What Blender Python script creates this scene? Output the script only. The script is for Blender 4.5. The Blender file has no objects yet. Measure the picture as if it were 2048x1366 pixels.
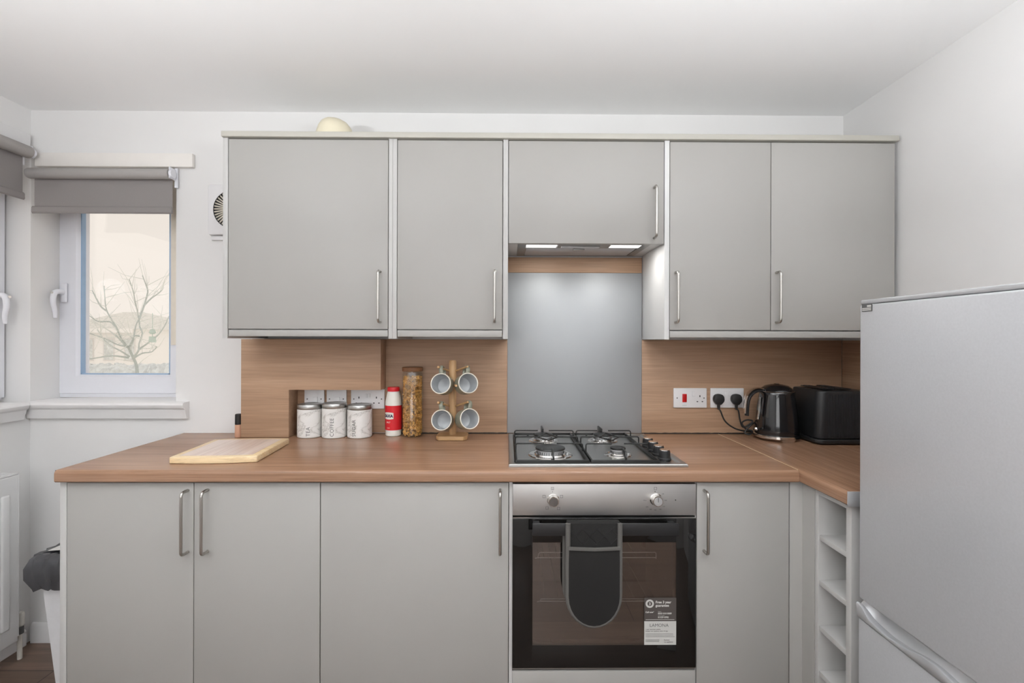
import bpy, bmesh, math, random
from mathutils import Vector, Matrix
C = bpy.context.scene
col = C.collection
PI = math.pi
R = math.radians

# ------------------------------------------------------------------ camera
FPX, YAW, ROLL, CAMY, CAMZ, CY = 971.5, 0.0097, 0.0027, -2.1415, 1.3238, 678.5
FW = Vector((math.sin(YAW), math.cos(YAW), 0)); RT = Vector((math.cos(YAW), -math.sin(YAW), 0)); UP = Vector((0, 0, 1))
CAM = Vector((0, CAMY, CAMZ))
def ray(px, py):
    U = (px - 1024) / FPX; V = (py - CY) / FPX
    cr, sr = math.cos(ROLL), math.sin(ROLL)
    u = U * cr + V * sr; v = -U * sr + V * cr
    return FW + u * RT - v * UP
def at(px, py, y):            # measured photo point on the plane Y = y
    d = ray(px, py); return CAM + d * ((y - CAMY) / d.y)
def atx(px, py, x):           # measured photo point on the plane X = x
    d = ray(px, py); return CAM + d * (x / d.x)
def atz(px, py, z):
    d = ray(px, py); return CAM + d * ((z - CAMZ) / d.z)
cd = bpy.data.cameras.new('camera'); cam = bpy.data.objects.new('camera', cd); col.objects.link(cam)
cd.sensor_width = 36; cd.lens = FPX * 36 / 2048; cd.shift_y = (CY - 683) / 2048; cd.clip_start = 0.05
cr, sr = math.cos(ROLL), math.sin(ROLL)
ax = cr * RT + sr * UP; ay = -sr * RT + cr * UP; az = -FW
cam.matrix_world = Matrix(((ax.x, ay.x, az.x, 0), (ax.y, ay.y, az.y, CAMY), (ax.z, ay.z, az.z, CAMZ), (0, 0, 0, 1)))
C.camera = cam

# ------------------------------------------------------------------ materials
def lin(c):
    c = c / 255.0
    return c / 12.92 if c <= 0.04045 else ((c + 0.055) / 1.055) ** 2.4
def S(r, g, b): return (lin(r), lin(g), lin(b), 1)
class Mat:
    def __init__(s, name, color=(.8, .8, .8, 1), rough=.5, metal=0, **kw):
        s.m = bpy.data.materials.new(name); s.m.use_nodes = True
        s.n = s.m.node_tree.nodes; s.l = s.m.node_tree.links
        s.p = s.n['Principled BSDF']; s.out = s.n['Material Output']
        s.p.inputs['Base Color'].default_value = color
        s.p.inputs['Roughness'].default_value = rough; s.p.inputs['Metallic'].default_value = metal
        for k, v in kw.items(): s.p.inputs[k.replace('_', ' ')].default_value = v
    def node(s, t, **kw):
        x = s.n.new(t)
        for k, v in kw.items():
            if hasattr(x, k): setattr(x, k, v)
            else: x.inputs[k.replace('_', ' ')].default_value = v
        return x
    def coord(s, scale=(1, 1, 1), rot=(0, 0, 0), kind='Object'):
        t = s.node('ShaderNodeTexCoord'); m = s.node('ShaderNodeMapping')
        m.inputs['Scale'].default_value = scale; m.inputs['Rotation'].default_value = rot
        s.l.new(t.outputs[kind], m.inputs['Vector']); return m.outputs['Vector']
    def noise(s, vec, scale, detail=4, rough=.55, dist=0):
        x = s.node('ShaderNodeTexNoise'); x.inputs['Scale'].default_value = scale; x.inputs['Detail'].default_value = detail
        x.inputs['Roughness'].default_value = rough; x.inputs['Distortion'].default_value = dist
        s.l.new(vec, x.inputs['Vector']); return x.outputs['Fac']
    def ramp(s, fac, stops):
        x = s.node('ShaderNodeValToRGB'); e = x.color_ramp.elements
        while len(e) < len(stops): e.new(.5)
        for i, (p, c) in enumerate(stops): e[i].position = p; e[i].color = c
        s.l.new(fac, x.inputs['Fac']); return x.outputs['Color']
    def mix(s, fac, a, b, mode='MIX'):
        x = s.node('ShaderNodeMix'); x.data_type = 'RGBA'; x.blend_type = mode
        for inp, v in ((x.inputs[0], fac), (x.inputs[6], a), (x.inputs[7], b)):
            if hasattr(v, 'is_linked') or hasattr(v, 'links'): s.l.new(v, inp)
            else: inp.default_value = v
        return x.outputs[2]
    def base(s, c): s.l.new(c, s.p.inputs['Base Color']); return s
    def bump(s, fac, strength=.1, dist=.001):
        b = s.node('ShaderNodeBump'); b.inputs['Strength'].default_value = strength; b.inputs['Distance'].default_value = dist
        s.l.new(fac, b.inputs['Height']); s.l.new(b.outputs['Normal'], s.p.inputs['Normal']); return s

def plain(name, c, rough=.5, metal=0, var=.03, vs=30, bump=0, **kw):
    m = Mat(name, c, rough, metal, **kw)
    v = m.coord(); f = m.noise(v, vs)
    lo = tuple(x * (1 - var) for x in c[:3]) + (1,); hi = tuple(min(1, x * (1 + var)) for x in c[:3]) + (1,)
    m.base(m.ramp(f, [(.3, lo), (.7, hi)]))
    if bump: m.bump(f, bump, .002)
    return m.m
def wood(name, dark, mid, light, axis='x', rough=.35, fine=1.0):
    m = Mat(name, mid, rough)
    a, b = 1.0, 17.0
    sc = {'x': (a, b, b), 'y': (b, a, b), 'z': (b, b, a)}[axis]
    v = m.coord(sc); f = m.noise(v, 1.0, 6, .6, 1.2)
    c1 = m.ramp(f, [(.28, dark), (.5, mid), (.74, light)])
    sc2 = {'x': (4, 330, 330), 'y': (330, 4, 330), 'z': (330, 330, 4)}[axis]
    v2 = m.coord(sc2); f2 = m.noise(v2, fine, 3, .6)
    c2 = m.ramp(f2, [(.36, (.74, .72, .70, 1)), (.56, (1, 1, 1, 1))])
    m.base(m.mix(.75, c1, c2, 'MULTIPLY'))
    v3 = m.coord(sc2); m.bump(m.noise(v3, 1, 2), .08, .001)
    return m.m
def brushed(name, c, rough=.3, axis='x'):
    m = Mat(name, c, rough, 1)
    sc = {'x': (2, 500, 500), 'z': (500, 500, 2), 'y': (500, 2, 500)}[axis]
    f = m.noise(m.coord(sc), 1, 3)
    x = m.node('ShaderNodeMapRange'); x.inputs[3].default_value = rough * .8; x.inputs[4].default_value = rough * 1.25
    m.l.new(f, x.inputs[0]); m.l.new(x.outputs[0], m.p.inputs['Roughness']); m.bump(f, .03, .0005)
    return m.m
def emit(name, c, strength):
    m = Mat(name, c, .4); m.p.inputs['Emission Color'].default_value = c; m.p.inputs['Emission Strength'].default_value = strength
    return m.m
def clearpane(name, gloss=.06, tint=(1, 1, 1, 1), gcol=(1, 1, 1, 1), rough=.0):
    m = Mat(name); t = m.node('ShaderNodeBsdfTransparent'); g = m.node('ShaderNodeBsdfGlossy'); x = m.node('ShaderNodeMixShader')
    t.inputs[0].default_value = tint; g.inputs[0].default_value = gcol; g.inputs['Roughness'].default_value = rough
    x.inputs[0].default_value = gloss
    m.l.new(t.outputs[0], x.inputs[1]); m.l.new(g.outputs[0], x.inputs[2]); m.l.new(x.outputs[0], m.out.inputs[0]); return m.m

M = {}
M['wall'] = plain('wall_paint', S(228, 227, 226), .75, var=.012, vs=3, bump=.04)
M['ceil'] = plain('ceiling_paint', S(248, 248, 248), .8, var=.01, vs=2, bump=.03)
M['trim'] = plain('white_gloss_paint', S(232, 231, 231), .35, var=.01)
M['upvc'] = plain('white_upvc', S(230, 231, 237), .3, var=.006)
M['cab'] = plain('grey_cabinet_satin', S(167, 165, 161), .42, var=.012, vs=4)
M['cabw'] = plain('white_cabinet_panel', S(190, 189, 187), .4, var=.01)
M['panellit'] = plain('white_lit_panel', S(216, 216, 215), .4, var=.01)  # lighter copy of the cabinet white, hood light put into the colour
M['batten'] = plain('warm_white_gloss', S(233, 229, 224), .4, var=.01)
M['cornice'] = plain('cornice_satin', S(182, 179, 170), .4, var=.02, vs=6)
M['gap'] = plain('shadow_gap_dark', S(80, 79, 76), .8)
M['wood'] = wood('oak_laminate', S(146, 112, 88), S(158, 122, 97), S(167, 131, 106), 'x', .27)
M['woody'] = wood('oak_laminate_return', S(146, 112, 88), S(158, 122, 97), S(167, 131, 106), 'y', .27)
M['splash'] = wood('oak_splashback', S(162, 130, 105), S(176, 143, 116), S(187, 155, 128), 'x', .5)
M['splashy'] = wood('oak_splashback_return', S(162, 130, 105), S(176, 143, 116), S(187, 155, 128), 'y', .5)
M['seal'] = plain('black_sealant', S(38, 32, 28), .7)
M['steel'] = brushed('brushed_steel', S(178, 178, 176), .3)
M['sheet'] = plain('grey_glass_sheet', S(163, 166, 168), .52, .42, var=.02, vs=5)
M['panelsteel'] = brushed('satin_steel_panel', S(196, 194, 192), .48)
M['handle'] = brushed('nickel_handle', S(190, 187, 182), .28, 'z')
M['chrome'] = plain('chrome', S(225, 222, 218), .09, 1)
M['alu'] = plain('matt_aluminium', S(190, 191, 193), .42, .6)
M['iron'] = plain('black_enamel', S(26, 26, 25), .35, var=.1)
M['blackgloss'] = plain('black_gloss', S(20, 20, 21), .08, var=.05)
M['kettleblack'] = plain('kettle_black_gloss', S(22, 22, 24), .1, var=.05, Coat_Weight=.5)
M['blackplastic'] = plain('black_plastic', S(32, 32, 33), .45, var=.05)
M['toaster'] = plain('toaster_black', S(36, 37, 39), .38, var=.05)
M['cable'] = plain('black_cable', S(24, 23, 22), .5)
M['ovenglass'] = plain('black_oven_glass', S(22, 21, 20), .035, var=.04)
M['ovenwin'] = clearpane('tinted_oven_window', .2, (.72, .7, .68, 1), (.9, .87, .85, 1), .02)
M['cavity'] = plain('oven_cavity_enamel', S(40, 36, 34), .5)
M['socket'] = plain('white_socket_plastic', S(228, 227, 228), .3, var=.005)
M['dark'] = plain('dark_slot', S(40, 39, 38), .6)
M['red'] = plain('red_switch', S(190, 24, 26), .3)
M['ceramic'] = plain('white_ceramic_glaze', S(186, 189, 191), .15, var=.01)
M['mugout'] = plain('sage_ceramic', S(140, 140, 124), .3, var=.03)
M['rim'] = plain('cream_ceramic_rim', S(232, 226, 214), .2)
M['beech'] = wood('beech_wood', S(196, 154, 108), S(212, 172, 126), S(224, 188, 144), 'z', .5)
M['beechx'] = wood('beech_base', S(186, 144, 98), S(202, 162, 116), S(216, 178, 134), 'x', .5)
M['board'] = wood('pale_board_edge', S(222, 190, 140), S(232, 206, 164), S(242, 222, 186), 'x', .45)
M['boardin'] = wood('sheen_board_strips', S(196, 164, 146), S(226, 206, 194), S(238, 224, 214), 'y', .3)  # inlay whitened: window sheen put into the strip colours
M['lidwood'] = wood('bamboo_lid', S(110, 74, 46), S(128, 88, 58), S(142, 102, 70), 'x', .5)
M['flake'] = plain('toasted_corn_flake', S(214, 160, 84), .55, var=.35, vs=55)
M['glassjar'] = clearpane('jar_glass', .035, (.97, .98, .97, 1))
M['saltwhite'] = plain('white_bottle_plastic', S(226, 224, 216), .35)
M['saltred'] = plain('red_label', S(206, 30, 40), .4)
M['navy'] = plain('navy_ink', S(40, 30, 70), .5)
M['ink'] = plain('grey_ink', S(92, 92, 92), .6)
M['white'] = plain('white_print', S(222, 220, 216), .5)
M['stickdark'] = plain('sticker_dark', S(82, 76, 73), .5)
M['sticklight'] = plain('sticker_light', S(202, 201, 197), .5)
M['fridge'] = plain('silver_fridge_paint', S(196, 197, 200), .36, .25, var=.03, vs=220, bump=.02)
M['fridgeh'] = plain('silver_handle_plastic', S(192, 193, 195), .22, .3)
M['blind'] = plain('grey_blind_fabric', S(142, 137, 136), .85, var=.03, vs=300, bump=.1)
M['blindtube'] = plain('grey_blind_roll', S(164, 160, 157), .8, var=.02, vs=200)
M['beige'] = plain('beige_strip', S(232, 224, 210), .6)
M['gasket'] = plain('blue_grey_gasket', S(150, 178, 208), .3)
M['radiator'] = plain('radiator_enamel', S(226, 226, 226), .3, var=.01)
M['bag'] = plain('black_bin_bag', S(70, 70, 73), .3, var=.25, vs=14, bump=.5)
M['bin'] = plain('white_bin_plastic', S(224, 224, 226), .4)
M['pipe'] = plain('painted_pipe', S(206, 202, 194), .5, var=.1)
M['glove'] = plain('charcoal_quilt', S(29, 28, 27), .95, var=.08, vs=300, bump=.15)
M['glovetrim'] = plain('grey_binding', S(92, 90, 87), .85, var=.06, vs=300, bump=.15)
M['skin'] = plain('beige_bottle', S(206, 160, 134), .4)
M['dome'] = plain('cream_bowl', S(224, 216, 192), .4)
M['hoodframe'] = plain('dark_steel', S(150, 149, 146), .4, .8)
M['lens'] = emit('hood_lamp_lens', (1, 1, 1, 1), 2.2)
M['globe'] = emit('fill_lamp_globe', (.97, .985, 1, 1), 6)
M['bark'] = plain('hazed_bark', S(220, 225, 222), .9, var=.1)  # outdoor colours from here are paled, overexposure haze put into them
M['bark2'] = plain('hazed_grey_bark', S(188, 197, 195), .9, var=.1)
M['roof'] = plain('hazed_roof_tiles', S(230, 230, 226), .9, var=.14, vs=9)
M['render'] = plain('hazed_house_render', S(250, 250, 250), .9)
M['hedge'] = plain('hazed_hedge', S(222, 228, 230), .9, var=.2, vs=6)
M['ground'] = plain('hazed_ground', S(245, 240, 230), .95, var=.05, vs=1)
M['feeder'] = plain('green_feeder', S(188, 206, 198), .7)
M['pane'] = clearpane('window_glass', .05)
# marble with grey veins
mm = Mat('white_marble', S(226, 224, 221), .3)
f = mm.noise(mm.coord((7, 14, 14), (0.3, .7, .5)), 1.0, 4, .55, 1.0)
mm.base(mm.ramp(f, [(.44, S(226, 224, 221)), (.488, S(214, 212, 208)), (.5, S(182, 178, 174)), (.512, S(214, 212, 208)), (.56, S(228, 226, 223))]))
M['marble'] = mm.m
# floor planks
fm = Mat('wood_floor', S(112, 84, 66), .42)
br = fm.node('ShaderNodeTexBrick'); br.offset = .5
fm.l.new(fm.coord(), br.inputs['Vector'])
for k, v in (('Scale', 1), ('Brick Width', 1.2), ('Row Height', .19), ('Mortar Size', .002), ('Bias', 0)): br.inputs[k].default_value = v
br.inputs['Color1'].default_value = S(124, 102, 88); br.inputs['Color2'].default_value = S(108, 88, 75); br.inputs['Mortar'].default_value = S(50, 38, 30)
gr = fm.ramp(fm.noise(fm.coord((2.5, 40, 1)), 1, 5, .6, .8), [(.3, (.62, .6, .58, 1)), (.7, (1.1, 1.1, 1.1, 1))])
fm.base(fm.mix(.8, br.outputs['Color'], gr, 'MULTIPLY')); M['floor'] = fm.m

# ------------------------------------------------------------------ mesh helpers
class MB:
    def __init__(s): s.bm = bmesh.new()
    def _new(s, vs, fs, bev=0, seg=2):
        v = [s.bm.verts.new(p) for p in vs]
        fl = [s.bm.faces.new([v[i] for i in f]) for f in fs]
        bmesh.ops.recalc_face_normals(s.bm, faces=fl)
        if bev > 0:
            es = list({e for f in fl for e in f.edges})
            bmesh.ops.bevel(s.bm, geom=es, offset=bev, segments=seg, affect='EDGES', profile=.5)
        return s
    def box(s, x0, x1, y0, y1, z0, z1, bev=0, seg=2):
        vs = [(x, y, z) for x in (x0, x1) for y in (y0, y1) for z in (z0, z1)]
        return s._new(vs, [(0, 1, 3, 2), (4, 6, 7, 5), (0, 4, 5, 1), (2, 3, 7, 6), (0, 2, 6, 4), (1, 5, 7, 3)], bev, seg)
    def prism(s, pts, axis, a0, a1, bev=0, seg=2):
        def P(p, a): return {'x': (a, p[0], p[1]), 'y': (p[0], a, p[1]), 'z': (p[0], p[1], a)}[axis]
        n = len(pts); vs = [P(p, a0) for p in pts] + [P(p, a1) for p in pts]
        fs = [tuple(range(n)), tuple(range(n, 2 * n))] + [(i, (i + 1) % n, n + (i + 1) % n, n + i) for i in range(n)]
        return s._new(vs, fs, bev, seg)
    def lathe(s, prof, mat=None, n=48):
        mat = mat or Matrix(); rings = []
        for r, z in prof:
            if r < 1e-6: rings.append([s.bm.verts.new(mat @ Vector((0, 0, z)))])
            else: rings.append([s.bm.verts.new(mat @ Vector((r * math.cos(2 * PI * i / n), r * math.sin(2 * PI * i / n), z))) for i in range(n)])
        fl = []
        for a, b in zip(rings, rings[1:]):
            for i in range(n):
                j = (i + 1) % n
                if len(a) == 1 and len(b) == 1: continue
                if len(a) == 1: fl.append(s.bm.faces.new((a[0], b[j], b[i])))
                elif len(b) == 1: fl.append(s.bm.faces.new((a[i], a[j], b[0])))
                else: fl.append(s.bm.faces.new((a[i], a[j], b[j], b[i])))
        bmesh.ops.recalc_face_normals(s.bm, faces=fl); return s
    def tube(s, pts, r, n=10, closed=False):
        pts = [Vector(p) for p in pts]; m = len(pts); rs = r if isinstance(r, (list, tuple)) else [r] * m
        T = []
        for i in range(m):
            a = pts[(i - 1) % m] if (closed or i > 0) else pts[i]; b = pts[(i + 1) % m] if (closed or i < m - 1) else pts[i]
            T.append((b - a).normalized())
        up = Vector((0, 0, 1)) if abs(T[0].z) < .9 else Vector((1, 0, 0))
        N = (up - T[0] * up.dot(T[0])).normalized(); rings = []
        for i in range(m):
            N = (N - T[i] * N.dot(T[i])).normalized(); B = T[i].cross(N)
            rings.append([s.bm.verts.new(pts[i] + rs[i] * (math.cos(2 * PI * k / n) * N + math.sin(2 * PI * k / n) * B)) for k in range(n)])
        fl = []
        for i in range(m if closed else m - 1):
            a, b = rings[i], rings[(i + 1) % m]
            for k in range(n): fl.append(s.bm.faces.new((a[k], a[(k + 1) % n], b[(k + 1) % n], b[k])))
        if not closed: fl.append(s.bm.faces.new(rings[0])); fl.append(s.bm.faces.new(rings[-1]))
        bmesh.ops.recalc_face_normals(s.bm, faces=fl); return s
    def cyl(s, p, q, r, n=24): return s.tube([p, q], r, n)
    def xf(s, m): bmesh.ops.transform(s.bm, matrix=m, verts=s.bm.verts); return s
    def fn(s, f):
        for v in s.bm.verts: v.co = f(v.co)
        return s
    def build(s, name, mat, parent=None, ang=35):
        o0 = Vector((0, 0, 0)); p = parent
        while p: o0 += p.location; p = p.parent
        me = bpy.data.meshes.new(name)
        for v in s.bm.verts: v.co = v.co - o0
        s.bm.to_mesh(me); s.bm.free(); me.shade_smooth(); me.set_sharp_from_angle(angle=R(ang))
        me.materials.append(M[mat] if isinstance(mat, str) else mat)
        o = bpy.data.objects.new(name, me); col.objects.link(o)
        if parent: o.parent = parent
        return o
def fillet(pts, rad, n=5):
    pts = [Vector(p) for p in pts]; out = [pts[0]]
    for a, b, c in zip(pts, pts[1:], pts[2:]):
        d1 = (a - b); d2 = (c - b); r = min(rad, d1.length * .49, d2.length * .49)
        p = b + d1.normalized() * r; q = b + d2.normalized() * r
        for i in range(n + 1):
            t = i / n; out.append(p * (1 - t) ** 2 + b * 2 * t * (1 - t) + q * t * t)
    out.append(pts[-1]); return out
def spline(pts, n=8):
    P = [Vector(p) for p in pts]; P = [P[0] * 2 - P[1]] + P + [P[-1] * 2 - P[-2]]; out = []
    for i in range(1, len(P) - 2):
        a, b, c, d = P[i - 1:i + 3]
        for k in range(n):
            t = k / n
            out.append(.5 * ((2 * b) + (c - a) * t + (2 * a - 5 * b + 4 * c - d) * t * t + (3 * b - a - 3 * c + d) * t ** 3))
    out.append(P[-2]); return out
def tag(o, label=None, cat=None, group=None, kind=None):
    if label: o['label'] = label
    if cat: o['category'] = cat
    if group: o['group'] = group
    if kind: o['kind'] = kind
    return o
def thing(name, label, cat, loc=(0, 0, 0), group=None, kind=None):
    o = bpy.data.objects.new(name, None); o.empty_display_size = .05; o.location = loc; col.objects.link(o)
    return tag(o, label, cat, group, kind)
def copy_tree(o, parent=None):
    c = o.copy(); col.objects.link(c); c.parent = parent
    for ch in [x for x in o.children]: copy_tree(ch, c)
    return c
def text_mesh(txt, size, mat, name, parent, f, align='LEFT', bold=0, space=1.0, ext=0):
    cu = bpy.data.curves.new('tmp', 'FONT'); cu.body = txt; cu.size = size; cu.align_x = align; cu.offset = bold; cu.space_character = space; cu.resolution_u = 3
    to = bpy.data.objects.new('tmp', cu); col.objects.link(to)
    dg = bpy.context.evaluated_depsgraph_get(); me = bpy.data.meshes.new_from_object(to.evaluated_get(dg))
    bpy.data.objects.remove(to); bpy.data.curves.remove(cu)
    b = MB(); b.bm.from_mesh(me); bpy.data.meshes.remove(me); b.fn(f)
    return b.build(name, mat, parent)

# ------------------------------------------------------------------ the room shell
XL, XR, ZC, YF = -2.0825, 1.489, 2.3184, -4.4
YB_W = 0.30
WOX = -1.451                     # right edge of the back window opening
WZ0, WZ1 = 1.03, 2.11
LWY = -1.35                      # near edge of the left window opening
def structure(name, mb, mat, label, cat): return tag(mb.build(name, mat), label, cat, kind='structure')
structure('floor', MB().box(XL - .35, XR + .2, YF - .2, YB_W, -.1, 0), 'floor', 'brown wood plank floor', 'floor')
structure('ceiling', MB().box(XL - .35, XR + .2, YF - .2, YB_W, ZC, ZC + .1), 'ceil', 'plain white painted ceiling', 'ceiling')
b = MB(); b.box(XL - .35, XL, 0, YB_W, 0, ZC); b.box(XL, WOX, 0, YB_W, 0, WZ0); b.box(XL, WOX, 0, YB_W, WZ1, ZC); b.box(WOX, XR + .2, 0, YB_W, 0, ZC)
structure('wall_back', b, 'wall', 'white painted wall behind the kitchen units', 'wall')
b = MB(); b.box(XL - .35, XL, LWY, 0, 0, WZ0); b.box(XL - .35, XL, LWY, 0, WZ1 + .06, ZC); b.box(XL - .35, XL, YF - .2, LWY, 0, ZC)
structure('wall_left', b, 'wall', 'white painted wall with the radiator and left window', 'wall')
structure('wall_right', MB().box(XR, XR + .2, YF - .2, 0, 0, ZC), 'wall', 'white painted wall above the silver fridge freezer', 'wall')
FX0, FX1, FZ0, FZ1 = -1.5, .9, .9, 2.15
b = MB(); b.box(XL, FX0, YF - .2, YF, 0, ZC); b.box(FX1, XR, YF - .2, YF, 0, ZC); b.box(FX0, FX1, YF - .2, YF, 0, FZ0); b.box(FX0, FX1, YF - .2, YF, FZ1, ZC)
structure('wall_front', b, 'wall', 'white wall behind the viewer', 'wall')

def frame_xz(b, x0, x1, z0, z1, w, y0, y1, bev=.004):      # rectangular frame in the XZ plane
    b.box(x0, x0 + w, y0, y1, z0, z1, bev); b.box(x1 - w, x1, y0, y1, z0, z1, bev)
    b.box(x0 + w - .004, x1 - w + .004, y0, y1, z0, z0 + w, bev); b.box(x0 + w - .004, x1 - w + .004, y0, y1, z1 - w, z1, bev)
def mitre(b, x0, x1, z0, z1, w, y0, y1, chamf=.012):        # mitred profile with a chamfered inner edge
    for (p, q, ip, iq) in (((x0, z0), (x1, z0), (x0 + w, z0 + w), (x1 - w, z0 + w)), ((x1, z0), (x1, z1), (x1 - w, z0 + w), (x1 - w, z1 - w)),
                           ((x1, z1), (x0, z1), (x1 - w, z1 - w), (x0 + w, z1 - w)), ((x0, z1), (x0, z0), (x0 + w, z1 - w), (x0 + w, z0 + w))):
        def inn(o, i, d): l = math.hypot(i[0] - o[0], i[1] - o[1]); return (i[0] + (o[0] - i[0]) * d / l, i[1] + (o[1] - i[1]) * d / l)
        a, c = inn(p, ip, chamf * 1.4), inn(q, iq, chamf * 1.4)
        V = [(p[0], y1, p[1]), (q[0], y1, q[1]), (q[0], y0, q[1]), (p[0], y0, p[1]), (a[0], y0, a[1]), (c[0], y0, c[1]), (ip[0], y0 + chamf, ip[1]), (iq[0], y0 + chamf, iq[1]), (ip[0], y1, ip[1]), (iq[0], y1, iq[1])]
        b._new(V, [(0, 1, 2, 3), (3, 2, 5, 4), (4, 5, 7, 6), (6, 7, 9, 8), (8, 9, 1, 0), (0, 3, 4, 6, 8), (1, 9, 7, 5, 2)])
# window 1, back wall
YWF = .137
w1 = thing('window_1', 'white framed window in the back wall with a bare tree outside', 'window', (-1.77, YWF, WZ0), kind='structure')
b = MB(); frame_xz(b, XL + .001, WOX - .001, WZ0 + .02, WZ1 - .001, .05, YWF + .02, YWF + .08); b.box(XL + .001, WOX - .001, YWF + .003, YWF + .0205, 1.049, 1.0662); b.build('window_frame', 'upvc', w1)
CX0, CX1, CZ0, CZ1 = XL + .0006, -1.492, 1.067, WZ1 - .02; CW = .087
b = MB(); mitre(b, CX0, CX1, CZ0, CZ1, CW, YWF, YWF + .06, .012); b.build('casement', 'upvc', w1, 20)
gx0, gx1, gz0, gz1 = CX0 + CW, CX1 - CW, CZ0 + CW, CZ1 - CW
b = MB(); frame_xz(b, gx0, gx1, gz0, gz1, .005, YWF + .0125, YWF + .034, 0); b.build('glazing_gasket', 'gasket', w1)
MB().box(gx0, gx1, YWF + .026, YWF + .032, gz0, gz1).build('glass_pane', 'pane', w1)
p = at(343.5, 690, YWF - .005)
MB().box(p.x, p.x + .06, YWF - .012, YWF - .001, p.z, WZ1 - .05, .002).build('cover_strip', 'beige', w1)
def window_handle(parent, M4):
    b = MB(); b.box(-.014, .014, -.012, 0, -.045, .045, .006, 3).xf(M4); h = b.build('window_handle', 'upvc', parent)
    pts = spline([(0, -.004, .0), (0, -.03, .004), (-.002, -.052, -.006), (-.003, -.058, -.045), (-.002, -.05, -.085), (0, -.05, -.118)], 6)
    rs = [.0105 + .0025 * math.sin(i / (len(pts) - 1) * PI) - .0035 * (i / (len(pts) - 1)) for i in range(len(pts))]
    MB().tube(pts, rs, 14).xf(M4).build('lever', 'upvc', h)
    MB().cyl((0, -.066, -.004), (0, -.0695, -.004), .0055, 16).xf(M4).build('lock_button', 'chrome', h)
p = at(131, 586, YWF)
window_handle(w1, Matrix.Translation((p.x, YWF - .001, p.z)))
# window 2, left wall
w2 = thing('window_2', 'white framed window in the left wall above the radiator', 'window', (XL - .10, LWY / 2, WZ0), kind='structure')
XW2 = XL - .10
RotL = Matrix.Rotation(PI / 2, 4, 'Z')       # local +x -> +y, local -y -> +x
b = MB(); frame_xz(b, LWY + .001, -.001, WZ0 + .02, WZ1 + .055, .05, .02, .08); b.xf(Matrix.Translation((XW2, 0, 0)) @ RotL); b.build('window_frame', 'upvc', w2)
b = MB(); mitre(b, LWY + .02, -.012, 1.066, WZ1 + .035, .094, 0, .06, .014); b.xf(Matrix.Translation((XW2, 0, 0)) @ RotL); b.build('casement', 'upvc', w2, 20)
b = MB().box(LWY + .114, -.106, .03, .036, 1.16, WZ1 - .06); b.xf(Matrix.Translation((XW2, 0, 0)) @ RotL); b.build('glass_pane', 'pane', w2)
p = atx(2, 592, XW2 + .03)
window_handle(w2, Matrix.Translation((XW2 + .001, -.058, p.z)) @ RotL)
# unseen window added behind the viewer for frontal fill light
w3 = thing('fill_window', 'wide white framed window added behind the viewer for fill light', 'window', ((FX0 + FX1) / 2, YF - .1, FZ0), kind='structure')
b = MB(); frame_xz(b, FX0 + .001, FX1 - .001, FZ0 + .001, FZ1 - .001, .07, YF - .14, YF - .08); b.box(-.33, -.27, YF - .14, YF - .08, FZ0 + .05, FZ1 - .05); b.build('window_frame', 'upvc', w3)
MB().box(FX0 + .07, FX1 - .07, YF - .115, YF - .108, FZ0 + .07, FZ1 - .07).build('glass_pane', 'pane', w3)
# sills
def sill_profile(): return [(.135, 1.018), (.135, 1.048), (-.034, 1.048), (-.041, 1.044), (-.044, 1.036), (-.041, 1.026), (-.036, 1.02), (-.030, 1.016), (-.026, 1.0), (-.020, .985), (-.018, .975), (-.002, .975), (-.002, 1.018)]
SX1 = -1.392
structure('trim_1', MB().prism(sill_profile(), 'x', XL + .001, SX1), 'trim', 'white moulded sill under the back window', 'window sill').location.y = -.0
prof = [(XL - y if True else 0, z) for y, z in sill_profile()]
structure('trim_2', MB().prism(prof, 'y', LWY, -.0455), 'trim', 'white moulded sill along the left wall', 'window sill')
# battens above blinds
p0, p1 = at(70, 305, -.02), at(385, 334, -.02)
structure('trim_3', MB().box(p0.x, p1.x, -.022, -.001, p1.z, p0.z, .002), 'batten', 'white wooden batten above the back window blind', 'batten')
structure('trim_4', MB().box(XL + .001, XL + .022, LWY - .1, -.024, 2.135, 2.2, .002), 'trim', 'white wooden batten above the left window blind', 'batten')
# skirting
structure('baseboard_left', MB().prism([(XL + .001, .001), (XL + .016, .001), (XL + .016, .062), (XL + .008, .072), (XL + .001, .072)], 'y', YF + .01, -.03), 'trim', 'white skirting board below the radiator', 'skirting board')
structure('baseboard_back', MB().prism([(-.001, .001), (-.016, .001), (-.016, .072), (-.008, .085), (-.001, .085)], 'x', XL + .018, -1.44), 'trim', 'white skirting board behind the waste bin', 'skirting board')

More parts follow.
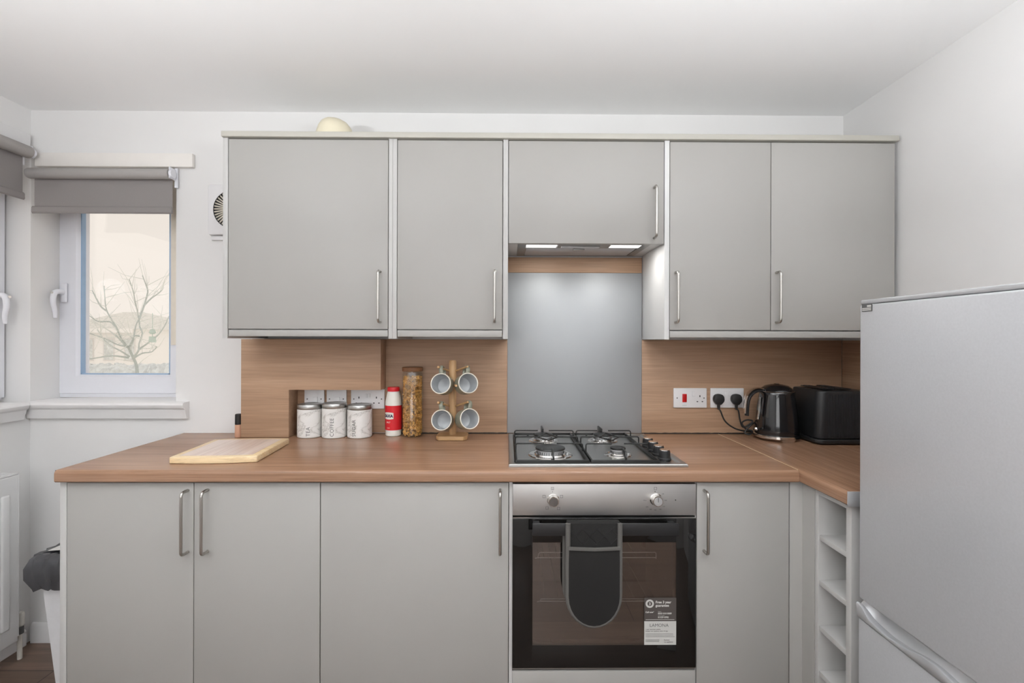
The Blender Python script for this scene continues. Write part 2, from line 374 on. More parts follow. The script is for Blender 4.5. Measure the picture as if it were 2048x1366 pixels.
# ------------------------------------------------------------------ roller blinds
def blind(label, L, drop, r, M4, chain):
    t = thing('roller_blind', label, 'blind')
    def mb(): return MB()
    b = mb(); b.tube([(0, 0, 0), (.002, 0, 0), (.006, 0, 0), (.012, 0, 0), (L - .004, 0, 0), (L, 0, 0)], [r * .45, r * .7, r * .9, r, r, r * .97], 32); b.xf(M4); b.build('roller_tube', 'blindtube', t)
    n = 12; b = mb()
    prof = [(r * .93, .0)] + [(r * .93, -drop * i / n) for i in range(1, n)] + [(r * .75, -drop + .012), (r * .9, -drop), (r * .9 - .0022, -drop)] + [(r * .75 - .002, -drop + .012)] + [(r * .93 - .002, -drop * i / n) for i in range(n - 1, 0, -1)] + [(r * .93 - .002, 0)]
    b.prism(prof, 'x', .014, L - .004); b.xf(M4); b.build('fabric', 'blind', t)
    b = mb(); b.prism([(r * .9 - .004, -drop + .03), (r * .9 - .009, -drop + .024), (r * .9 - .010, -drop + .004), (r * .9 - .005, -drop - .002), (r * .9 + .001, -drop), (r * .9 - .002, -drop + .026)], 'x', .008, L - .002); b.xf(M4); b.build('bottom_bar', 'blind', t)
    b = mb(); b.box(L + .001, L + .005, -.012, r + .012, -.02, .028, .001).cyl((L + .003, 0, 0), (L + .014, 0, 0), r * .8, 20); b.box(L - .0, L + .012, r + .004, r + .012, -.05, .034); b.xf(M4); b.build('bracket', 'upvc', t)
    return t
a0, a1 = at(50, 346, -.05), at(338, 346, -.05); zb = at(200, 427, -.022).z
zc1 = (a0.z + a1.z) / 2
t = blind('grey roller blind on the back window, half hiding the glass', a1.x - a0.x, zc1 - zb, .0225, Matrix.Translation((a0.x, -.042, zc1)), True)
e = atx(66, 308, XL + .05)
zl = atx(53, 401, XL + .027).z
blind('grey roller blind on the left wall, cut by the photo edge', 1.3, e.z - zl, .026, Matrix.Translation((XL + .05, -.06 - 1.3, e.z)) @ RotL, False)

# ------------------------------------------------------------------ outdoors (seen through the back window)
tag(MB().box(-40, 10, 3, 60, -2.7, -2.6).build('ground', 'ground'), 'haze-paled ground outside the window', 'ground', kind='structure')
def tw(zx, zy, y=9.8): return at(140 + zx * .1317, 580 + zy * .1317, y)
random.seed(4)
tree = thing('bare_tree', 'bare leafless tree with thin spreading branches outside the back window', 'tree', (tw(1020, 1260).x, 9.8, -2.6))
limbs = [
    [(1010, 1700), (1020, 1260), (1000, 1120), (960, 1030), (890, 880), (850, 850), (740, 730), (690, 690), (600, 620)],
    [(890, 880), (820, 800), (760, 700), (700, 560), (560, 320), (530, 120), (520, -60)],
    [(960, 1030), (1040, 920), (1050, 820), (1100, 660), (1060, 560), (1050, 450), (1020, 310), (990, 180), (960, 20), (900, -160)],
    [(1050, 440), (1120, 250), (1180, 40), (1160, -60), (1100, -220)],
    [(1050, 900), (1220, 780), (1340, 680), (1440, 540), (1500, 400)],
    [(900, 870), (960, 740), (1000, 540), (1060, 420)],
    [(880, 860), (720, 830), (560, 750), (300, 660)],
    [(890, 1030), (640, 1000), (350, 1040), (200, 1060)],
    [(560, 320), (470, 250), (380, 90), (340, 10)],
    [(1120, 240), (1230, 130), (1330, 60), (1400, 0)],
    [(900, 1010), (760, 920), (640, 860), (520, 760), (420, 600)],
    [(960, 1040), (1100, 960), (1240, 940), (1320, 860)],
    [(700, 560), (600, 480), (430, 480), (280, 380)],
    [(1050, 700), (980, 700), (940, 800)],
]
tb = MB(); tb2 = MB(); k = 0
for li, L in enumerate(limbs):
    pts = [tw(*q, y=9.8 + .25 * math.sin(li * 2.3 + i * .7) * (i > 0)) for i, q in enumerate(L)]
    pts = spline(pts, 3); m = len(pts); r0 = .05 if li == 0 else .017
    tb.tube(pts, [r0 * (1 - .8 * i / (m - 1)) * (1 if li else 1 - .25 * min(1, i / 4)) + .006 for i in range(m)], 6)
    for q in range(3, m, 2):
        for rep in range(2 if q > m * .5 else 1):
            d = Vector((random.uniform(-1, 1), random.uniform(-.8, .8), random.uniform(-.2, 1))).normalized(); ln = random.uniform(.25, .8)
            p = pts[q]; p2 = p + d * ln * .5 + Vector((0, 0, .05)); p3 = p + d * ln + Vector((random.uniform(-.1, .1), 0, random.uniform(0, .25)))
            tb2.tube([p, p2, p3], [.008, .0055, .003], 4)
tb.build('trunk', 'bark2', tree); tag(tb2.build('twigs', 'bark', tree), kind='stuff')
hy = 24
h0, h1 = at(150, 655, hy), at(250, 620, hy)
house = thing('house', 'haze-paled house with a tiled roof outside the back window', 'house', (h0.x, hy, -2.6))
hx0, hx1 = at(120, 690, hy).x, at(262, 690, hy).x
ze = at(200, 658, hy).z; zr = at(200, 618, hy).z
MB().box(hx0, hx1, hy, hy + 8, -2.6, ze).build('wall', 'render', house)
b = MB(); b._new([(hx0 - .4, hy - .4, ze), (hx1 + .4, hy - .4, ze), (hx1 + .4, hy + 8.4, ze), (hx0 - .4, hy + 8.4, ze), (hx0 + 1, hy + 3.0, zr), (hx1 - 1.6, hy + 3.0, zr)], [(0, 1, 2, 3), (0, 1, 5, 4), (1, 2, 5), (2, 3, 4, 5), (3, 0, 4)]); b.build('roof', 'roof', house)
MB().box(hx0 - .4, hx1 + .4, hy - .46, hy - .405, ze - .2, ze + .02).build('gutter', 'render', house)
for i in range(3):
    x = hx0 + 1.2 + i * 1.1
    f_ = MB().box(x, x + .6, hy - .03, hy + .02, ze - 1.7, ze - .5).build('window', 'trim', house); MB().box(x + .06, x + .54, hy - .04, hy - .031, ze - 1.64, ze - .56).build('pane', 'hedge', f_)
random.seed(8)
hp0, hp1 = at(150, 728, 13), at(330, 732, 13)
b = MB(); nx, nz = 70, 14
grid = []
for i in range(nx):
    rowv = []
    for j in range(nz):
        a = j / (nz - 1) * PI
        rr = 1 + random.uniform(-.12, .12)
        rowv.append(b.bm.verts.new((hp0.x - .3 + (hp1.x - hp0.x + .6) * i / (nx - 1), 13 + .5 - .5 * math.cos(a) * rr, -2.6 + (hp0.z + 2.6) * (math.sin(a) ** .35 if 0 < j < nz - 1 else 0) * (1 + random.uniform(-.03, .01)))))
    grid.append(rowv)
for i in range(nx - 1):
    for j in range(nz - 1): b.bm.faces.new((grid[i][j], grid[i + 1][j], grid[i + 1][j + 1], grid[i][j + 1]))
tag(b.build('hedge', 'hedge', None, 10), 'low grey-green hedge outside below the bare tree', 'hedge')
fp = at(305, 668, 9.6)
hf = thing('bird_feeder', 'small green bird feeder hanging among the tree branches', 'bird feeder', (fp.x, 9.6, fp.z))
MB().lathe([(0, .0), (.07, 0), (.075, -.14), (.0, -.14)], Matrix.Translation((fp.x, 9.6, fp.z - .06)), 16).build('tray', 'feeder', hf)
MB().lathe([(0, .13), (.05, .1), (.075, .03), (.04, 0), (0, 0)], Matrix.Translation((fp.x, 9.6, fp.z)), 16).build('roof', 'feeder', hf)
MB().cyl((fp.x, 9.6, fp.z - .07), (fp.x, 9.6, fp.z + .5), .008, 6).build('hook', 'feeder', hf)

# ------------------------------------------------------------------ wall cabinets
U0, UF = -1.0477, -.311
PZ0, PZ1, DZ0, DZ1 = 1.3245, 2.0765, 1.3605, 2.0715
def d_handle(parent, x, z0, z1, yf, side):      # bent-wire D handle standing off a door front
    b = MB(); so = .034
    pts = fillet([(x, yf - .0005, z0 + .005), (x, yf - so, z0 + .005), (x, yf - so, z1 - .005), (x, yf - .0005, z1 - .005)], .014, 6)
    b.tube(pts, .0048, 14)
    return b.build('handle', 'handle', parent)
def hx(px, py, yf): return at(px, py, yf - .034)
wc = []
def wall_cab(label, x0, x1, doors, px_l, pm, z0=PZ0, dz0=DZ0, rail=True, hoodgap=None):
    t = thing('wall_cabinet', label, 'cabinet', ((x0 + x1) / 2, UF, z0), group='grey wall cabinets')
    if rail:
        MB().box(x0 + .001, x1 - .001, UF + .024, -.003, 1.345, PZ1).build('carcass', 'cabw', t)
        MB().box(doors[0][0] + .0005, doors[-1][1] - .0005, UF + .002, UF + .0235, 1.3325, 1.3565, .001).build('bottom_rail', 'cab', t)
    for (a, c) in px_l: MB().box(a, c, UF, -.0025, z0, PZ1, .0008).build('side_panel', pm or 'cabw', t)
    for (a, c, hpx, hy0, hy1) in doors:
        d = MB().box(a, c, UF, UF + .019, dz0, DZ1, .0012).build('door', 'cab', t)
        if hpx:
            h0_, h1_ = hx(hpx, hy1, UF), hx(hpx, hy0, UF)
            d_handle(d, h0_.x, h0_.z, h1_.z, UF, 0)
    return t
g = .0018
wall_cab('wide grey wall cabinet, leftmost beside the extractor vent', U0 - .0195, U0 + .6155, [(U0 + g, U0 + .6 - g, 755.5, 538, 646)], [(U0 - .0195, U0 - .0008), (U0 + .6008, U0 + .6155)], 0)
wall_cab('narrow grey wall cabinet above the mug tree', U0 + .616, U0 + 1.0495, [(U0 + .632 + g, U0 + 1.03 - g, 989, 537, 646)], [(U0 + .616, U0 + .6315), (U0 + 1.031, U0 + 1.0495)], 0)
hz = at(1170, 487, UF).z
t = wall_cab('short grey wall cabinet housing the cooker hood above the hob', U0 + 1.05, U0 + 1.6405, [(U0 + 1.05 + g, U0 + 1.64 - g, 1313.5, 367, 475)], [], 0, z0=hz, dz0=hz, rail=False)
HX0, HX1 = .041, .549
b = MB(); b.prism([(U0 + 1.0505, hz + .004), (HX0 - .001, hz + .004), (HX0 - .001, hz + .075), (HX1 + .001, hz + .075), (HX1 + .001, hz + .004), (U0 + 1.640, hz + .004), (U0 + 1.640, PZ1), (U0 + 1.0505, PZ1)], 'y', UF + .0215, -.003); b.build('carcass', 'cabw', t)
wall_cab('double-door grey wall cabinet in the right corner above the kettle', U0 + 1.641, 1.4735, [(U0 + 1.66 + g, U0 + 2.045 - g * .7, 1357, 540, 647), (U0 + 2.045 + g * .7, U0 + 2.518, 1562, 540, 647)], [(U0 + 1.641, U0 + 1.6595)], 'panellit')
MB().box(1.4737, 1.4885, UF + .06, -.004, PZ0 + .02, PZ1).build('filler_strip', 'cab', [o for o in col.objects if o.name.startswith('wall_cabinet') and o.parent is None][-1])
tag(MB().box(U0 - .0215, 1.4805, UF - .011, -.003, PZ1 + .0008, 2.0982, .0025, 3).build('cornice', 'cornice'), 'long pale cornice strip running along the wall cabinet tops', 'cornice')
# shadow-gap line pieces are real gaps: nothing to add
# upturned bowl on top
p = at(667, 262, -.2)
b = MB(); b.lathe([(.0, .1), (.012, .0995), (.03, .095), (.046, .083), (.058, .064), (.066, .038), (.069, .0), (.063, .0), (.05, .06), (.0, .09)], n=40)
b.fn(lambda v: Vector((v.x * (1.3 if v.x > 0 else .9), v.y, v.z))); b.xf(Matrix.Translation((at(664, 240, -.2).x, -.2, 2.0987)))
tag(b.build('bowl', 'dome'), 'cream upturned bowl on top of the leftmost wall cabinet', 'bowl')

# extractor vent
v0 = at(418, 370, -.012); v1z = at(418, 470, -.012).z
vx0, vx1 = v0.x, v0.x + (v0.z - v1z)
vc = Vector(((vx0 + vx1) / 2, -.02, (v0.z + v1z) / 2))
ev = thing('extractor_vent', 'white square extractor vent with round fan grille beside the wall cabinets', 'vent', (vc.x, 0, vc.z))
MB().box(vx0, vx1, -.021, -.001, v1z, v0.z, .004, 3).build('housing', 'socket', ev)
MB().lathe([(.083, .0), (.083, .004), (.079, .006), (.079, .001), (0, .001)], Matrix.Translation((vc.x, -.0213, vc.z)) @ Matrix.Rotation(PI / 2, 4, 'X'), 48).build('grille_ring', 'dark', ev)
b = MB()
for i in range(38):
    a = 2 * PI * i / 38
    q = MB(); q.box(.014, .079, -.0016, .0016, .0, .0045); q.xf(Matrix.Translation((vc.x, -.0228, vc.z)) @ Matrix.Rotation(PI / 2, 4, 'X') @ Matrix.Rotation(a, 4, 'Z') @ Matrix.Rotation(.6, 4, 'X'))
    me = bpy.data.meshes.new('t'); q.bm.to_mesh(me); q.bm.free(); b.bm.from_mesh(me); bpy.data.meshes.remove(me)
b.lathe([(0, .004), (.016, .004), (.016, 0), (0, 0)], Matrix.Translation((vc.x, -.0225, vc.z)) @ Matrix.Rotation(PI / 2, 4, 'X'), 24)
b.build('grille', 'beige', ev)
MB().box(vx0 + .01, vx1, -.012, -.001, v1z - .022, v1z - .004, .002).build('vent_base', 'socket', ev)

# ------------------------------------------------------------------ cooker hood
hd = thing('cooker_hood', 'steel built-in cooker hood with two lit lamps above the hob', 'cooker hood', ((HX0 + HX1) / 2, -.15, hz))
hb = hz + .0015
MB().box(HX0, HX1, UF + .022, -.02, hb + .006, hb + .07).build('body', 'steel', hd)
b = MB(); frame_pts = None
b.box(HX0, HX1, UF + .022, -.27, hb, hb + .0055, .001); b.box(HX0, HX1, -.212, -.205, hb, hb + .0055); b.box(HX0, HX0 + .03, -.27, -.02, hb, hb + .0055, .001); b.box(HX1 - .03, HX1, -.27, -.02, hb, hb + .0055, .001); b.box(HX0 + .03, HX1 - .03, -.034, -.02, hb, hb + .0055); b.box(.195, .4, -.27, -.212, hb, hb + .0055)
b.build('underside_frame', 'hoodframe', hd)
MB().box(HX0 + .033, HX1 - .033, -.204, -.036, hb + .001, hb + .0052, .001).build('grease_filter', 'alu', hd)
for (a, c) in ((.074, .192), (.403, .52)):
    MB().box(a, c, -.268, -.214, hb + .0008, hb + .005, .001).build('lamp', 'lens', hd)
MB().box(.21, .36, -.25, -.225, hb - .004, hb - .0002, .001).build('switch_panel', 'alu', hd)
MB().box(.265, .31, -.19, -.17, hb - .004, hb + .0009, .001).build('filter_catch', 'steel', hd)

# ------------------------------------------------------------------ splashbacks
SPX = at(1014.5, 760, -.011).x; SPX2 = at(1283.5, 760, -.011).x
BX0, BX1, BXL, BY = at(482, 760, -.1).x, at(761.5, 740, -.1).x, at(577.5, 830, -.1).x, -.1
bz = at(680, 780, BY).z
WT = .91
tag(MB().box(BX0 + .001, SPX, -.012, -.001, WT + .004, 1.3225, .0006).build('splashback_panel', 'splash'), 'oak splashback panel behind the mug tree and canisters', 'splashback', 'oak splashback panels')
b = MB(); b.prism([(BX0, WT + .001), (BXL, WT + .001), (BXL, bz), (BX1, bz), (BX1, 1.3215), (BX0, 1.3215)], 'y', BY, -.0125, .0006)
tag(b.build('pipe_boxing', 'splash'), 'L-shaped oak boxing on the wall above the canisters', 'boxing')
s_t = at(1150, 546, -.011).z; s_h = at(1150, 517, -.011).z
tag(MB().box(SPX + .0008, SPX2 - .0008, -.012, -.001, WT + .004, s_t, .0006).build('hob_splashback', 'sheet'), 'tall grey glass sheet splashback behind the hob', 'splashback')
tag(MB().box(SPX + .0008, SPX2 - .0008, -.012, -.001, s_t + .0008, 1.6835, .0006).build('splashback_panel', 'splash'), 'narrow oak strip between the grey sheet and the cooker hood', 'splashback', 'oak splashback panels')
tag(MB().box(SPX2 + .0002, XR - .013, -.012, -.001, WT + .004, 1.3225, .0006).build('splashback_panel', 'splash'), 'oak splashback panel behind the kettle and toaster', 'splashback', 'oak splashback panels')
tag(MB().box(XR - .012, XR - .001, -.84, -.0125, WT + .004, 1.3225, .0006).build('splashback_panel', 'splashy'), 'oak splashback panel on the right wall behind the toaster', 'splashback', 'oak splashback panels')
for xa, xb in ((BX1 + .002, SPX), (SPX2, XR - .02)):
    b = MB(); random.seed(3); n = 60
    pts = [(xa + (xb - xa) * i / n, -.0135, WT + .002) for i in range(n + 1)]
    b.tube(pts, [.0022 + .0016 * random.random() for _ in pts], 6)
    tag(b.build('sealant_bead', 'seal'), 'black sealant line along the back of the worktop ' + ('left of the hob' if xa < 0 else 'right of the hob'), 'sealant')

# ------------------------------------------------------------------ worktops
WXL, WXC, WF = -1.4141, .929, -.611
JX = at(1480, 868, -.02)
def wt_profile(yf):
    r = .012
    return [(-.001, .872), (yf + .004, .872), (yf, .876), (yf, .91 - r)] + [(yf + r - r * math.cos(a), .91 - r + r * math.sin(a)) for a in (R(22), R(45), R(68))] + [(yf + r, .91), (-.001, .91)]
wt = thing('worktop', 'long oak laminate worktop carrying the hob and chopping board', 'worktop', (-.3, -.3, .872))
jx0 = .9268
b = MB(); n0 = wt_profile(WF)
b.prism(n0, 'x', WXL, jx0); b.build('board', 'wood', wt)
MB().box(WXL - .0022, WXL - .0002, WF + .006, -.002, .873, .909).build('end_edging', 'dark', wt)
rt = thing('worktop', 'short oak laminate worktop return carrying the kettle and toaster', 'worktop', (1.2, -.4, .872))
RYE = -.826
b = MB(); pr = [(XR - .001, .872)] + [(jx0 + .0018 - (WF - y), z) for y, z in wt_profile(WF)[1:-1]] + [(XR - .001, .91)]
b.prism(pr, 'y', RYE, -.001); b.build('board', 'woody', rt)
MB().box(jx0 + .0006, XR - .013, RYE - .004, RYE - .0002, .8705, .9115, .0008).build('end_cap', 'alu', rt)
MB().box(jx0 + .0001, jx0 + .0017, WF + .01, -.0125, .905, .9104).build('joint_strip', 'board', rt)

# ------------------------------------------------------------------ base cabinets
B0, BF = -1.3928, -.591
BZ0, BZ1 = .15, .8655
def base_cab(name, label, x0, x1, doors, panels=(), group='grey base cabinets', carc=True):
    t = thing(name, label, 'cabinet', ((x0 + x1) / 2, BF, 0), group=group)
    if carc: MB().box(x0 + .001, x1 - .001, BF + .022, -.02, BZ0, .871).build('carcass', 'gap', t)
    MB().box(x0 + .001, x1 - .001, BF + .06, BF + .078, .001, BZ0 - .001).build('plinth', 'cab', t)
    for a, c in panels: MB().box(a, c, BF, -.02, .001, .8712, .0008).build('end_panel', 'cabw', t)
    for a, c, hpx, h0y, h1y in doors:
        d = MB().box(a, c, BF, BF + .019, BZ0, BZ1, .0012).build('door', 'cab', t)
        if hpx:
            p0, p1 = hx(hpx, h1y, BF), hx(hpx, h0y, BF); d_handle(d, p0.x, p0.z, p1.z, BF, 0)
    return t
base_cab('base_cabinet', 'double-door grey base cabinet at the left end beside the bin', B0, B0 + .8, [(B0 + g, B0 + .4 - g * .7, 361.5, 984, 1116), (B0 + .4 + g * .7, B0 + .8 - g, 402, 983, 1115)], [(WXL + .0005, B0 - .0006)])
base_cab('base_cabinet', 'wide single-door grey base cabinet left of the oven', B0 + .8, B0 + 1.4, [(B0 + .8 + g * .6, B0 + 1.4 - g, 1000, 983, 1115)])
OX0, OX1 = at(1022.5, 1100, BF).x, at(1392.5, 1100, BF).x
base_cab('base_cabinet', 'narrow grey base cabinet right of the oven', OX1 + .001, B0 + 2.3, [(OX1 + .0015, B0 + 2.3 - .0015, 1416.5, 984, 1114)])
# oven housing
oh = thing('oven_housing', 'grey oven housing panel below the built-in oven', 'cabinet', ((OX0 + OX1) / 2, BF, 0))
ofz = at(1200, 1341, BF).z
MB().box(OX0 + .004, OX1 - .003, BF, BF + .018, BZ0, ofz - .001, .001).build('front_panel', 'cab', oh)
MB().box(OX0 + .002, OX1 - .002, BF + .06, BF + .078, .001, BZ0 - .001).build('plinth', 'cab', oh)
MB().box(B0 + 1.4004, OX0 + .0037, BF + .001, -.02, BZ0, .871).build('side_panel', 'cabw', oh); MB().box(OX1 - .0027, OX1 - .0001, BF + .004, -.02, BZ0, .871).build('side_panel', 'cabw', oh)
MB().box(OX0 + .004, OX1 - .003, BF + .02, -.02, BZ0, ofz - .02).build('shelf', 'cabw', oh)

# corner post and wine rack
CXF = .949
cp = MB(); cp.prism([(B0 + 2.3015, BF), (CXF, BF), (CXF, -.652), (CXF + .018, -.652), (CXF + .018, BF + .018), (B0 + 2.3015, BF + .018)], 'z', .001, .8715, .0008)
tag(cp.build('corner_post', 'cab'), 'grey corner post between base cabinet and open shelf rack', 'panel')
rk = thing('shelf_rack', 'narrow open white shelf rack under the worktop return beside the fridge', 'shelf', (CXF + .2, -.73, 0))
ry0, ry1 = -.8135, -.654
rkx1 = XR - .02
MB().box(CXF, rkx1, ry0, ry0 + .0215, .001, .8712, .0008).build('side_panel', 'cabw', rk)
MB().box(CXF + .001, rkx1, ry1 - .016, ry1, .001, .8712, .0008).build('side_panel', 'cabw', rk)
MB().box(rkx1 - .01, rkx1 - .001, ry0 + .022, ry1 - .0165, .1, .87).build('back_panel', 'cabw', rk)
MB().box(CXF + .001, rkx1 - .011, ry0 + .022, ry1 - .0165, .853, .871).build('top_rail', 'cabw', rk)
for py in (1066.5, 1156, 1246.5, 1336):
    z = atx(1631, py, CXF).z
    MB().box(CXF + .004, rkx1 - .011, ry0 + .022, ry1 - .0165, z - .016, z, .0008).build('shelf_board', 'cabw', rk)
z = atx(1631, 1425, CXF).z
MB().box(CXF + .004, rkx1 - .011, ry0 + .022, ry1 - .0165, z - .016, z, .0008).build('shelf_board', 'cabw', rk)

# ------------------------------------------------------------------ oven
ov = thing('built_in_oven', 'black glass built-in oven with steel control panel below the hob', 'oven', ((OX0 + OX1) / 2, BF, .27))
ox0, ox1 = OX0 + .004, OX1 - .003
OF = BF - .006
zt0, zt1 = at(1200, 968, OF).z, at(1200, 1031, OF).z
zd0, zd1 = at(1200, 1037.5, OF).z, at(1200, 1336, OF).z
MB().box(ox0, ox1, OF, BF + .05, zt1, zt0, .0015).build('control_panel', 'panelsteel', ov)
MB().box(ox0 + .004, ox1 - .004, BF + .004, -.06, zd1 + .01, zd1 + .016).build('casing_floor', 'cavity', ov)
b = MB(); b.box(ox0 + .003, ox0 + .013, BF + .052, -.06, zd1 + .002, zt0); b.box(ox1 - .013, ox1 - .003, BF + .052, -.06, zd1 + .002, zt0); b.box(ox0 + .013, ox1 - .013, -.08, -.06, zd1 + .017, zt0); b.box(ox0 + .013, ox1 - .013, BF + .052, -.08, zd0 - .01, zt0); b.build('casing', 'cavity', ov)
# door: frame with a window opening
wx0, wx1 = at(1065, 1200, OF).x, at(1352, 1200, OF).x
wz0, wz1 = at(1200, 1290, OF).z, at(1200, 1085, OF).z
dr = MB(); dr.box(ox0, wx0, OF, BF + .028, zd1, zd0, .001); dr.box(wx1, ox1, OF, BF + .028, zd1, zd0, .001)
dr.box(wx0 - .001, wx1 + .001, OF, BF + .028, wz1, zd0, .001); dr.box(wx0 - .001, wx1 + .001, OF, BF + .028, zd1, wz0, .001)
door = dr.build('oven_door', 'ovenglass', ov)
MB().box(wx0, wx1, OF + .0002, OF + .006, wz0, wz1).build('door_window', 'ovenwin', door)
MB().box(ox0 + .001, ox1 - .001, OF + .003, BF + .02, zd0 + .0005, zd0 + .004).build('door_edge', 'steel', door)
MB().box(ox0, ox1, OF + .004, BF + .02, zd1 - .005, zd1 - .001).build('bottom_trim', 'steel', ov)
hp0, hp1 = at(1065, 1049, OF - .045), at(1358, 1072, OF - .045)
hb_ = MB(); hb_.box(hp0.x, hp1.x, OF - .045, OF - .034, hp1.z, hp0.z + .001, .002, 2)
hnd = hb_.build('handle', 'blackplastic', door)
for x in (hp0.x + .004, hp1.x - .024): MB().box(x, x + .02, OF - .0345, OF - .0005, hp1.z + .004, hp0.z - .004, .002).build('handle_post', 'blackplastic', hnd)
def wire(pts, r=.002): return MB().tube(pts, r, 8)
for (pya, pyb, xl, xr_) in ((1105, 1115, 1076, 1312), (1198, 1202, 1080, 1310)):
    yy = BF + .02
    q0, q1 = at(xl, pya, yy), at(xr_, pyb, yy)
    b = MB(); b.tube(fillet([(q0.x - .01, yy, q1.z - .002), (q0.x, yy, q1.z), (q0.x + .003, yy, q0.z), (q1.x, yy, q0.z), (q1.x, yy, q1.z - .004)], .006), .0016, 8); b.tube([(q0.x, yy, q1.z), (q1.x, yy, q1.z)], .0016, 8)
    for i in range(9):
        pass
    wr = b.build('wire_rack', 'alu', ov); b = MB()
    for i in range(9):
        x = q0.x + .02 + (q1.x - q0.x - .04) * i / 8; b.tube([(x, yy + .002, q1.z), (x, -.12, q1.z)], .0012, 6)
    b.tube([(q0.x + .01, -.12, q1.z), (q1.x - .01, -.12, q1.z)], .0014, 6); b.build('rack_rods', 'iron', wr)
def knob(px, py, face, ring):
    c = at(px, py, OF - .012); mt = Matrix.Translation((c.x, OF - .0003, c.z)) @ Matrix.Rotation(PI / 2, 4, 'X')
    k_ = MB().lathe([(0, 0), (.0195, 0), (.0195, .003), (.0175, .005), (.0165, .022), (.0155, .0245), (0, .0245)], mt, 40).build('knob', 'chrome', ov)
    MB().lathe([(0, .0246), (.0138, .0246), (.013, .0262), (0, .0264)], mt, 32).build('knob_face', face, k_)
    return k_, c
k1, c1 = knob(1107, 1002, 'stickdark', 0)
k2, c2 = knob(1314, 1001, 'alu', 0)
MB().box(c2.x - .001, c2.x + .001, OF - .0275, OF - .0265, c2.z - .001, c2.z + .0125).build('pointer_line', 'ink', k2)
def ptext(txt, px, py, size, align='CENTER', mat='ink', parent=None, y=None, name='marking', bold=0):
    yy = OF - .0006 if y is None else y
    p = at(px, py, yy)
    return text_mesh(txt, size, mat, name, parent or ov, lambda v: Vector((p.x + v.x, yy, p.z + v.y)), align, bold)
def icon(px, py, w=.009):
    p = at(px, py, OF - .0005); b = MB(); h = w / 2; t = .0009
    y_ = OF - .0006
    V = [(p.x - h, y_, p.z - h), (p.x + h, y_, p.z - h), (p.x + h, y_, p.z + h), (p.x - h, y_, p.z + h), (p.x - h + t, y_, p.z - h + t), (p.x + h - t, y_, p.z - h + t), (p.x + h - t, y_, p.z + h - t), (p.x - h + t, y_, p.z + h - t)]
    b._new(V, [(0, 1, 5, 4), (1, 2, 6, 5), (2, 3, 7, 6), (3, 0, 4, 7)]); b.build('marking', 'ink', ov)
for q in ((1105, 977), (1088, 993), (1123, 993), (1094, 1016), (1117, 1017)): icon(*q)
ptext('1', 1105, 980, .008); icon(1311, 977)
MB().cyl((at(1105, 983.5, OF).x, OF - .0008, at(1105, 983.5, OF).z), (at(1105, 983.5, OF).x, OF - .0001, at(1105, 983.5, OF).z), .0012, 12).build('marking', 'ink', ov)
MB().cyl((at(1310, 983, OF).x, OF - .0008, at(1310, 983, OF).z), (at(1310, 983, OF).x, OF - .0001, at(1310, 983, OF).z), .0015, 12).build('marking', 'dark', ov)
MB().cyl((at(1351, 1000, OF).x, OF - .0012, at(1351, 1000, OF).z), (at(1351, 1000, OF).x, OF - .0001, at(1351, 1000, OF).z), .0017, 12).build('indicator_lamp', 'dark', ov)
for tx, px, py in (('50', 1326, 989), ('100', 1331, 1002), ('120', 1327, 1014), ('140', 1320, 1020), ('160', 1310, 1021), ('180', 1301, 1020), ('200', 1294, 1015), ('Max', 1290, 1002)): ptext(tx, px, py, .0058)
# guarantee sticker
st0, st1 = at(1288.5, 1195.5, OF), at(1352, 1289, OF); smid = at(1300, 1242, OF).z
stk = MB().box(st0.x, st1.x, OF - .0012, OF - .0002, smid, st0.z).build('guarantee_sticker', 'stickdark', door); stk['label'] = 'grey and white guarantee sticker on the oven glass'
MB().box(st0.x, st1.x, OF - .0013, OF - .0002, st1.z, smid - .0002).build('lower_panel', 'sticklight', stk)
ys = OF - .0017
def sx(zx, zy): return (1260 + zx / 8.5375, 1160 + zy / 8.5375)
def st(txt, zx, zy, size, mat, bold=0, align='LEFT'):
    return ptext(txt, *sx(zx, zy), size, align, mat, stk, ys, 'lettering', bold)
st('Free 3 year', 437, 398, .0108, 'white', .0003); st('guarantee', 437, 455, .0108, 'white', .0003)
st('Call now*', 265, 562, .0068, 'white', .0002)
st('Repairs', 478, 545, .0035, 'white'); st('0333 010 0009', 478, 585, .0072, 'white', .0002); st('From a mobile', 478, 612, .0035, 'white'); st('01329 8782', 478, 650, .0072, 'white', .0002)
st('LAMONA', 333, 800, .0145, 'ink')
st('3 year guarantee available', 265, 852, .0046, 'stickdark', .0001); st('Register your appliance within 30 days', 265, 882, .0046, 'stickdark', .0001)
st('Register', 580, 1034, .0055, 'stickdark', .0001); st('my appliance', 580, 1068, .0055, 'stickdark', .0001)
b = MB()
for zy, wz_, x_ in ((676, 490, 268), ): pass
for zy, x0_, x1_, m_ in ((922, 265, 735, 0), (945, 265, 740, 0), (968, 265, 760, 0), (1018, 265, 500, 0), (1036, 265, 500, 0), (1052, 265, 495, 0)):
    a_, c_ = at(*sx(x0_, zy), ys), at(*sx(x1_, zy), ys); b.box(a_.x, c_.x, ys - .0001, ys + .0003, a_.z - .0004, a_.z + .0004)
b.build('small_print', 'ink', stk)
b = MB(); a_, c_ = at(*sx(268, 678), ys), at(*sx(758, 678), ys); b.box(a_.x, c_.x, ys - .0001, ys + .0003, a_.z - .0005, a_.z + .0005); b.build('rule_line', 'white', stk)
cc = at(*sx(338, 405), ys)
MB().lathe([(0, 0), (.0133, 0), (.0133, .0003), (0, .0003)], Matrix.Translation((cc.x, ys + .0003, cc.z)) @ Matrix.Rotation(PI / 2, 4, 'X'), 32).build('badge', 'sticklight', stk)
